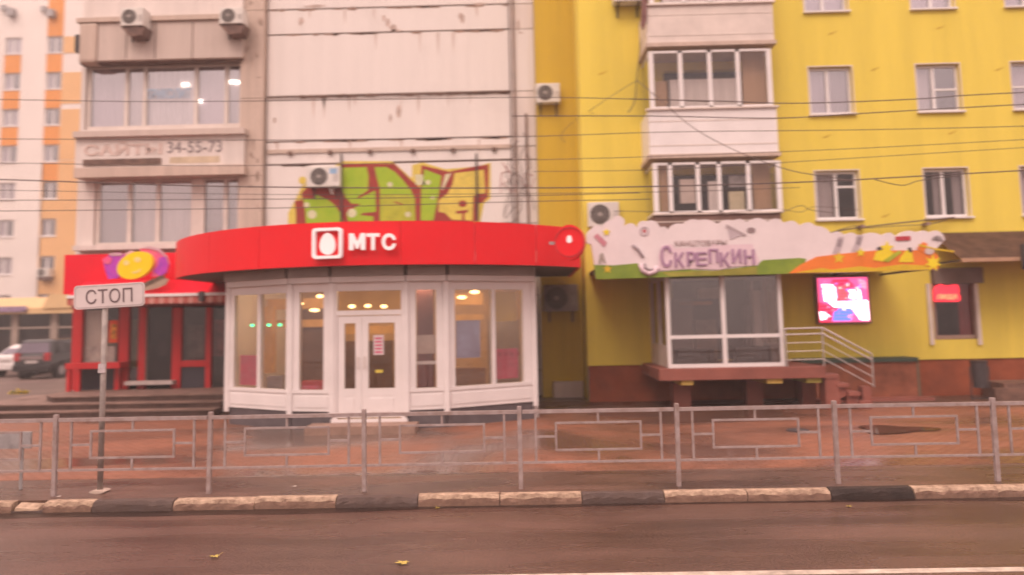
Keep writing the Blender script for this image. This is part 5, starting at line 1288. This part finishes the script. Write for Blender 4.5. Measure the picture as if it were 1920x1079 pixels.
# ================================================================== litter bin
YBN = 18.5
x0, x1, z0, z1 = RC(1822, 676, 1851, 727, YBN); bxm = (x0+x1)/2
bn = thing('litter_bin', 'dark tilting litter bin on a frame in front of the brick-red plinth', 'bin', (bxm, YBN, .12))
ns = 20; p = MB(); R0_ = (x1-x0)/2
p.solid([(bxm+R0_*.84*math.cos(2*PI*k/ns), YBN+R0_*.84*math.sin(2*PI*k/ns), z0) for k in range(ns)], [(bxm+R0_*math.cos(2*PI*k/ns), YBN+R0_*math.sin(2*PI*k/ns), z1-.06) for k in range(ns)])
p.build('bucket', metal_dark, bn, smooth=False)
p = MB(); p.solid([(bxm+R0_*1.04*math.cos(2*PI*k/ns), YBN+R0_*1.04*math.sin(2*PI*k/ns), z1-.06) for k in range(ns)], [(bxm+R0_*1.04*math.cos(2*PI*k/ns), YBN+R0_*1.04*math.sin(2*PI*k/ns), z1) for k in range(ns)]); p.build('rim', mat('rim_dark', (.05, .03, .03), .5), bn)
p = MB()
for s in (-1, 1): p.tube([(bxm+s*(R0_+.04), YBN, .12), (bxm+s*(R0_+.04), YBN, z1-.15)], .016, 6)
p.tube([(bxm-R0_-.04, YBN, .16), (bxm+R0_+.04, YBN, .16)], .014, 6); p.build('stand', metal_dark, bn)

# ================================================================== parked vehicles
def car(name, lab, x, y, L_, W_, H_, body_m, boxy=True, group='cars parked behind the terrace'):
    """rear towards -y; origin on the ground at the rear middle"""
    t = thing(name, lab, 'car', (x, y, .126), group)
    ORG[t.name] = Vector((0, 0, 0))
    prof = [(0.02, .32), (0.0, .62), (.03, .98 if boxy else .92), (.10, 1.08), (.32, H_-.10), (.45, H_-.02), (.95, H_), (2.0, H_-.01), (2.5, H_-.12), (3.05, 1.10), (L_-.45, .98), (L_-.05, .80), (L_, .50), (L_-.03, .30)]
    if not boxy: prof = [(0.02, .30), (0, .58), (.04, .90), (.12, .98), (.62, .99), (1.15, H_-.12), (1.5, H_), (2.4, H_-.01), (3.2, .98), (L_-.3, .84), (L_, .55), (L_-.03, .28)]
    n_ = len(prof); w2 = W_/2
    def hw(yv, z): 
        return (w2 - max(0, z-.95)*(.24 if boxy else .36)) * (.93 if z < .4 else 1) * (1-.05*(1 if yv < .05 or yv > L_-.2 else 0))
    b = MB(); base = 0
    rows_ = []
    for s in (-1, -.9, .9, 1):
        r_ = []
        for (yv, z) in prof:
            k = hw(yv, z); inset = .0 if abs(s) == 1 else 1
            r_.append((s*k if abs(s) == 1 else math.copysign(k-.06, s), yv + (.02 if abs(s) == 1 and yv < .5 else 0), z - (.03 if abs(s) == 1 and z > .9 else 0))); b.v.append(r_[-1])
        rows_.append(r_)
    for i in range(3):
        for k in range(n_):
            j = (k+1) % n_; b.f.append((i*n_+k, i*n_+j, (i+1)*n_+j, (i+1)*n_+k)); b.mi.append(0)
    b.f.append(tuple(range(n_))); b.f.append(tuple(3*n_+k for k in reversed(range(n_)))); b.mi += [0, 0]
    bo = b.build('body', body_m, t)
    p = MB(); zt0, zt1 = (1.12, H_-.16) if boxy else (1.02, H_-.16)
    y0_, y1_ = (.125, .28) if boxy else (.66, 1.05)
    k0, k1 = hw(0.2, zt0)-.12, hw(.2, zt1)-.13
    p.solid([(-k0, y0_-.03, zt0), (k0, y0_-.03, zt0), (k1, y1_-.03, zt1), (-k1, y1_-.03, zt1)], [(-k0, y0_+.05, zt0), (k0, y0_+.05, zt0), (k1, y1_+.05, zt1), (-k1, y1_+.05, zt1)])
    p.build('rear_window', mat('car_glass_grey', (.16, .13, .17), .12, .1, 1), t)
    for s in (-1, 1):
        for ya, yb3 in ((.55, 1.25), (1.33, 2.05), (2.12, 2.85)) if boxy else ((1.2, 1.9), (1.98, 2.9)):
            zb_, ztp = (1.08, H_-.17) if boxy else (.98, H_-.17)
            xo = lambda z: s*(hw(1, z)+.004)
            cut = .22 if yb3 > 2.4 else 0
            p = MB(); p.solid([(xo(zb_), ya, zb_), (xo(zb_), yb3, zb_), (xo(ztp), yb3-cut, ztp), (xo(ztp), ya+.05, ztp)], [(xo(zb_)-s*.03, ya, zb_), (xo(zb_)-s*.03, yb3, zb_), (xo(ztp)-s*.03, yb3-cut, ztp), (xo(ztp)-s*.03, ya+.05, ztp)]); p.build('side_window', mat('car_glass_dark', (.03, .027, .03), .1, .1, 1), t)
        p = MB(); zl0, zl1 = (.78, 1.12) if boxy else (.70, .90); q0, q1 = sorted((s*(w2-.05), s*(w2-.30))); p.box(q0, q1, -.015, .10, zl0, zl1); p.build('tail_light', mat('tail_light_red', (.42, .03, .04), .25, .1, 8), t)
        for yw in (.78, L_-.85):
            q0, q1 = sorted((s*(w2-.22), s*(w2+.005)))
            def disc_x(xa__, xb__, r_, nn=20):
                m_ = MB(); m_.solid([(xa__, yw+r_*math.cos(2*PI*k/nn), .34+r_*math.sin(2*PI*k/nn)) for k in range(nn)], [(xb__, yw+r_*math.cos(2*PI*k/nn), .34+r_*math.sin(2*PI*k/nn)) for k in range(nn)]); return m_
            wh_ = disc_x(q0, q1, .34).build('wheel', black_rubber, t)
            xo_ = s*(w2+.008); disc_x(*sorted((xo_, xo_-s*.02)), .21, 14).build('rim', metal_grey, wh_)
            ar = disc_x(*sorted((s*(w2+.002), s*(w2-.1))), .40).build('wheel_arch', black_rubber, t)
        p = MB(); q0, q1 = sorted((s*(w2-.02), s*(w2+.17))); p.box(q0, q1, 2.62, 2.72, 1.02, 1.16); p.build('mirror', body_m, t)
    p = MB(); p.box(-w2+.03, w2-.03, -.07, .12, .34, .60); p.build('bumper', black_rubber if boxy else body_m, t, bevel=.03)
    p = MB(); p.box(-.26, .26, -.03, -.005, .68, .80); p.build('number_plate', mat('number_plate', (.52, .46, .45), .5), t)
    if boxy: p = MB(); p.box(-.55, .45, -.012, .02, .84, .98); p.build('tailgate_trim', mat('tailgate_trim', (.26, .20, .20), .3), t)
    return t
black_car = mat('black_car_paint', (.022, .018, .022), .22, .1, 1, coat=.5); white_car = mat('white_car_paint', (.74, .70, .69), .25, .03, 1, coat=.5)
gx, gy_ = G(60, 712, .126)
car('parked_car', 'black boxy off-road car seen from behind beside the red candy shop', gx-.05, gy_, 4.3, 1.66, 1.70, black_car, True)
gx2_, gy2 = G(-28, 712, .126)
car('parked_car', 'white car cut by the left edge of the photo next to the black off-road car', gx2_, gy2+1.2, 4.2, 1.66, 1.42, white_car, False)
# flower clump at the terrace edge
fx, fy = G(36, 719, .57); 
fx = P(36, 719, 19.8)[0]; fy = 19.8
pl = thing('flower_clump', 'low clump of yellow flowers at the corner of the terrace', 'plant', (fx, fy, .57))
rl = random.Random(9); b1, b2 = MB(), MB()
for k in range(260):
    a = rl.uniform(0, 2*PI); r_ = rl.random()**.6; x = fx+r_*.27*math.cos(a); y = fy+r_*.16*math.sin(a); z = .57+rl.uniform(.0, .17)*(1-r_*.6); s_ = rl.uniform(.015, .035)
    u = Vector((rl.uniform(-1, 1), rl.uniform(-1, 1), rl.uniform(-1, 1))).normalized(); v_ = u.cross(Vector((0, 0, 1))).normalized(); c_ = Vector((x, y, z))
    (b1 if rl.random() < .5 else b2).face([c_-u*s_, c_+v_*s_*.6, c_+u*s_, c_-v_*s_*.6])
b1.open = b2.open = 1
b1.build('leaves', mat('clump_green', (.13, .16, .02), .7), pl); b2.build('blossoms', mat('clump_yellow', (.72, .50, .02), .6), pl)
# pale strip on the terrace corner
# ================================================================== fallen leaves on the road
lm = mat('leaf_yellow', (.55, .42, .10), .7, .2, 20)
def leaf(px, py, s, lab, rot):
    x, y = G(px, py, 0.0); n_ = 9; pts = []
    for k in range(2*n_):
        a = 2*PI*k/(2*n_); r_ = s*(1.0 if k % 2 == 0 else .55)*(1-.25*math.cos(a)); pts.append((r_*math.cos(a+rot), r_*math.sin(a+rot)*.8, .008+.012*abs(math.sin(a*2+rot))))
    p = MB(); p.open = 1
    for k in range(2*n_): p.face([(0, 0, .006), pts[k], pts[(k+1) % (2*n_)]])
    p.face([(s*.5*math.cos(rot), s*.5*math.sin(rot), .01), (s*1.8*math.cos(rot), s*1.8*math.sin(rot), .02), (s*1.8*math.cos(rot)+.005, s*1.8*math.sin(rot)+.005, .02), (s*.5*math.cos(rot)+.005, s*.5*math.sin(rot), .01)])
    o = p.build('fallen_leaf', lm); o.location = (x, y, .003); tag(o, lab, 'leaf', 'fallen leaves on the wet road')
leaf(757, 1058, .075, 'largest yellow leaf on the wet asphalt near the white line', .4); leaf(404, 1046, .055, 'yellow leaf on the asphalt left of the largest one', 1.2)
leaf(820, 955, .03, 'tiny pale leaf just below the kerb under the middle railing posts', 2); leaf(1593, 952, .035, 'tiny pale leaf just below the black kerb stone on the right', .2)
for k, (px, py) in enumerate(((552, 913), (110, 932))):
    x, y = G(px, py); p = MB(); p.open = 1; p.face([(x-.03, y-.02, .124), (x+.03, y-.015, .128), (x+.02, y+.02, .135), (x-.02, y+.02, .125)]); solo(p, 'paper_scrap', pvc_old, ('white paper scrap on the pavement between two railing posts', 'grey paper scrap at the foot of the left railing post')[k], 'litter')

# ================================================================== overhead cables
def cable(lab, pts, Y, r=.009, m=cable_m, name='overhead_cable', grp='overhead cables crossing the street view'):
    q = [P(x, y, Y if not isinstance(Y, (list, tuple)) else Y[i]) for i, (x, y) in enumerate(pts)]
    ys = [Y if not isinstance(Y, (list, tuple)) else Y[i] for i in range(len(pts))]
    # smooth in between with a Catmull curve
    P3 = [Vector((q[i][0], ys[i], q[i][1])) for i in range(len(q))]; out = []
    for i in range(len(P3)-1):
        p0, p1, p2, p3 = P3[max(i-1, 0)], P3[i], P3[i+1], P3[min(i+2, len(P3)-1)]
        for k in range(6):
            t = k/6; out.append(.5*((2*p1)+(p2-p0)*t+(2*p0-5*p1+4*p2-p3)*t*t+(3*p1-p0-3*p2+p3)*t*t*t))
    out.append(P3[-1])
    b = MB(); b.tube(out, r*.88, 6); solo(b, name, m, lab, 'cable', grp)
C_ = [('topmost thin wire crossing the upper left windows', [(-300, 184), (0, 187), (300, 191), (700, 187), (1000, 183), (1217, 187), (1330, 191)], 13.5, .008),
      ('upper right wire running over the second-row windows', [(1180, 186), (1350, 190), (1500, 194), (1720, 186), (1850, 177), (2250, 160)], 13.5, .011),
      ('second right wire just under the second-row window sills', [(960, 218), (1220, 218), (1450, 222), (1600, 214), (1720, 207), (1920, 196), (2250, 178)], 13.6, .011),
      ('wire crossing the white board with the telephone number', [(-300, 262), (0, 261), (500, 263), (960, 257), (1250, 248), (1600, 244), (1920, 237), (2250, 226)], 14.0, .008),
      ('wire under the board crossing the lower parapet', [(-300, 305), (0, 306), (450, 311), (1000, 300), (1250, 293), (1600, 279), (1920, 262), (2250, 243)], 14.0, .007),
      ('wire across the yellow wall above the third-row windows', [(1000, 322), (1250, 318), (1550, 300), (1920, 277), (2250, 256)], 14.1, .007),
      ('thick dark cable crossing in front of the graffiti', [(-300, 331), (0, 337), (300, 347), (500, 351), (800, 353), (1100, 352), (1350, 347), (1550, 340), (1700, 332), (1920, 320), (2250, 302)], 13.0, .013),
      ('thin wire just below the thick cable', [(-300, 354), (0, 357), (500, 365), (900, 364), (1250, 360), (1500, 352)], 13.2, .006),
      ('wire across the lower graffiti', [(-300, 375), (0, 376), (480, 374), (700, 372), (1000, 367), (1200, 362)], 13.2, .008),
      ('lowest wire passing just above the red band', [(-300, 396), (0, 396), (480, 391), (700, 386), (1000, 378), (1220, 374)], 13.2, .008)]
for lab, pts, Y, r in C_: cable(lab, pts, Y, r)
cable('slack drop wire falling diagonally across the white balcony', [(1193, 150), (1235, 185), (1300, 240), (1380, 283), (1475, 318), (1560, 333), (1600, 341)], [19.2, 18.0, 17.6, 17.2, 16, 14, 13.05], .011)
cable('thin wire fanning from the balcony corner to the recess', [(1193, 152), (1150, 178), (1110, 205), (1080, 225)], [19.3, 19.3, 19.3, 20.8], .008)
cable('limp wire hanging down beside the top balcony', [(1207, 20), (1200, 90), (1194, 150), (1190, 190), (1178, 212)], 19.25, .016)
cable('loose hook of wire on the amber wall', [(1112, 212), (1085, 222), (1062, 240), (1052, 256), (1060, 268)], [19.3, 20.85, 20.85, 20.85, 20.85], .008)
cable('tangled wire in front of the lowest balcony sill', [(1150, 396), (1330, 399), (1450, 400), (1500, 386), (1520, 394), (1565, 400)], 17.8, .009)
cable('second tangled wire looping past the lowest balcony sill', [(1340, 402), (1450, 392), (1500, 398), (1530, 388), (1610, 394)], 17.8, .007)
cable('bundle of cables sloping up from the cloud sign', [(1545, 440), (1590, 430), (1640, 424), (1700, 417), (1760, 411), (1790, 408)], 19.3, .022)
cable('thin cable under the bundle above the cloud sign', [(1560, 436), (1600, 424), (1618, 428), (1680, 424), (1740, 421), (1775, 412)], 19.3, .012)
cable('dark bundle of wire where the thick cable meets the window', [(1640, 337), (1690, 348), (1720, 340), (1760, 334), (1800, 330)], 13.1, .009)
for px, py, lab in ((1617, 425, 'left insulator holding the cable bundle above the sign'), (1739, 420, 'right insulator holding the cable bundle above the sign')):
    x, z = P(px, py, 19.3); p = MB(); p.box(x-.05, x+.05, 19.25, YY-.003, z-.04, z+.04); solo(p, 'insulator', mat('insulator_brown', (.30, .20, .18), .5), lab, 'insulator')
# dark rag hanging at the top balcony corner
x0, x1, z0, z1 = RC(1203, 0, 1214, 58, 18.25); p = MB(); p.prism([(x0+.02, z1), (x1, z1), (x1-.02, z0+.3), (x0+.03, z0), (x0-.03, z0+.15)], 18.22, 18.28); solo(p, 'hanging_cloth', mat('dark_cloth', (.24, .12, .11), .9, .2, 4), 'dark cloth hanging at the corner of the top balcony', 'cloth')

# ================================================================== thin haze, added to lift the darks like window glare
hz = bpy.data.materials.new('haze_veil'); hz.use_nodes = True; nt = hz.node_tree
for n_ in list(nt.nodes):
    if n_.type != 'OUTPUT_MATERIAL': nt.nodes.remove(n_)
pv = nt.nodes.new('ShaderNodeVolumePrincipled'); pv.inputs['Color'].default_value = (.97, .90, .88, 1); pv.inputs['Density'].default_value = HAZE; pv.inputs['Anisotropy'].default_value = 0.0
nt.links.new(pv.outputs[0], [n_ for n_ in nt.nodes if n_.type == 'OUTPUT_MATERIAL'][0].inputs['Volume'])
b = MB(); b.box(-210, 210, -70, 210, -1.6, 32); o = b.build('haze', hz); o['kind'] = 'stuff'
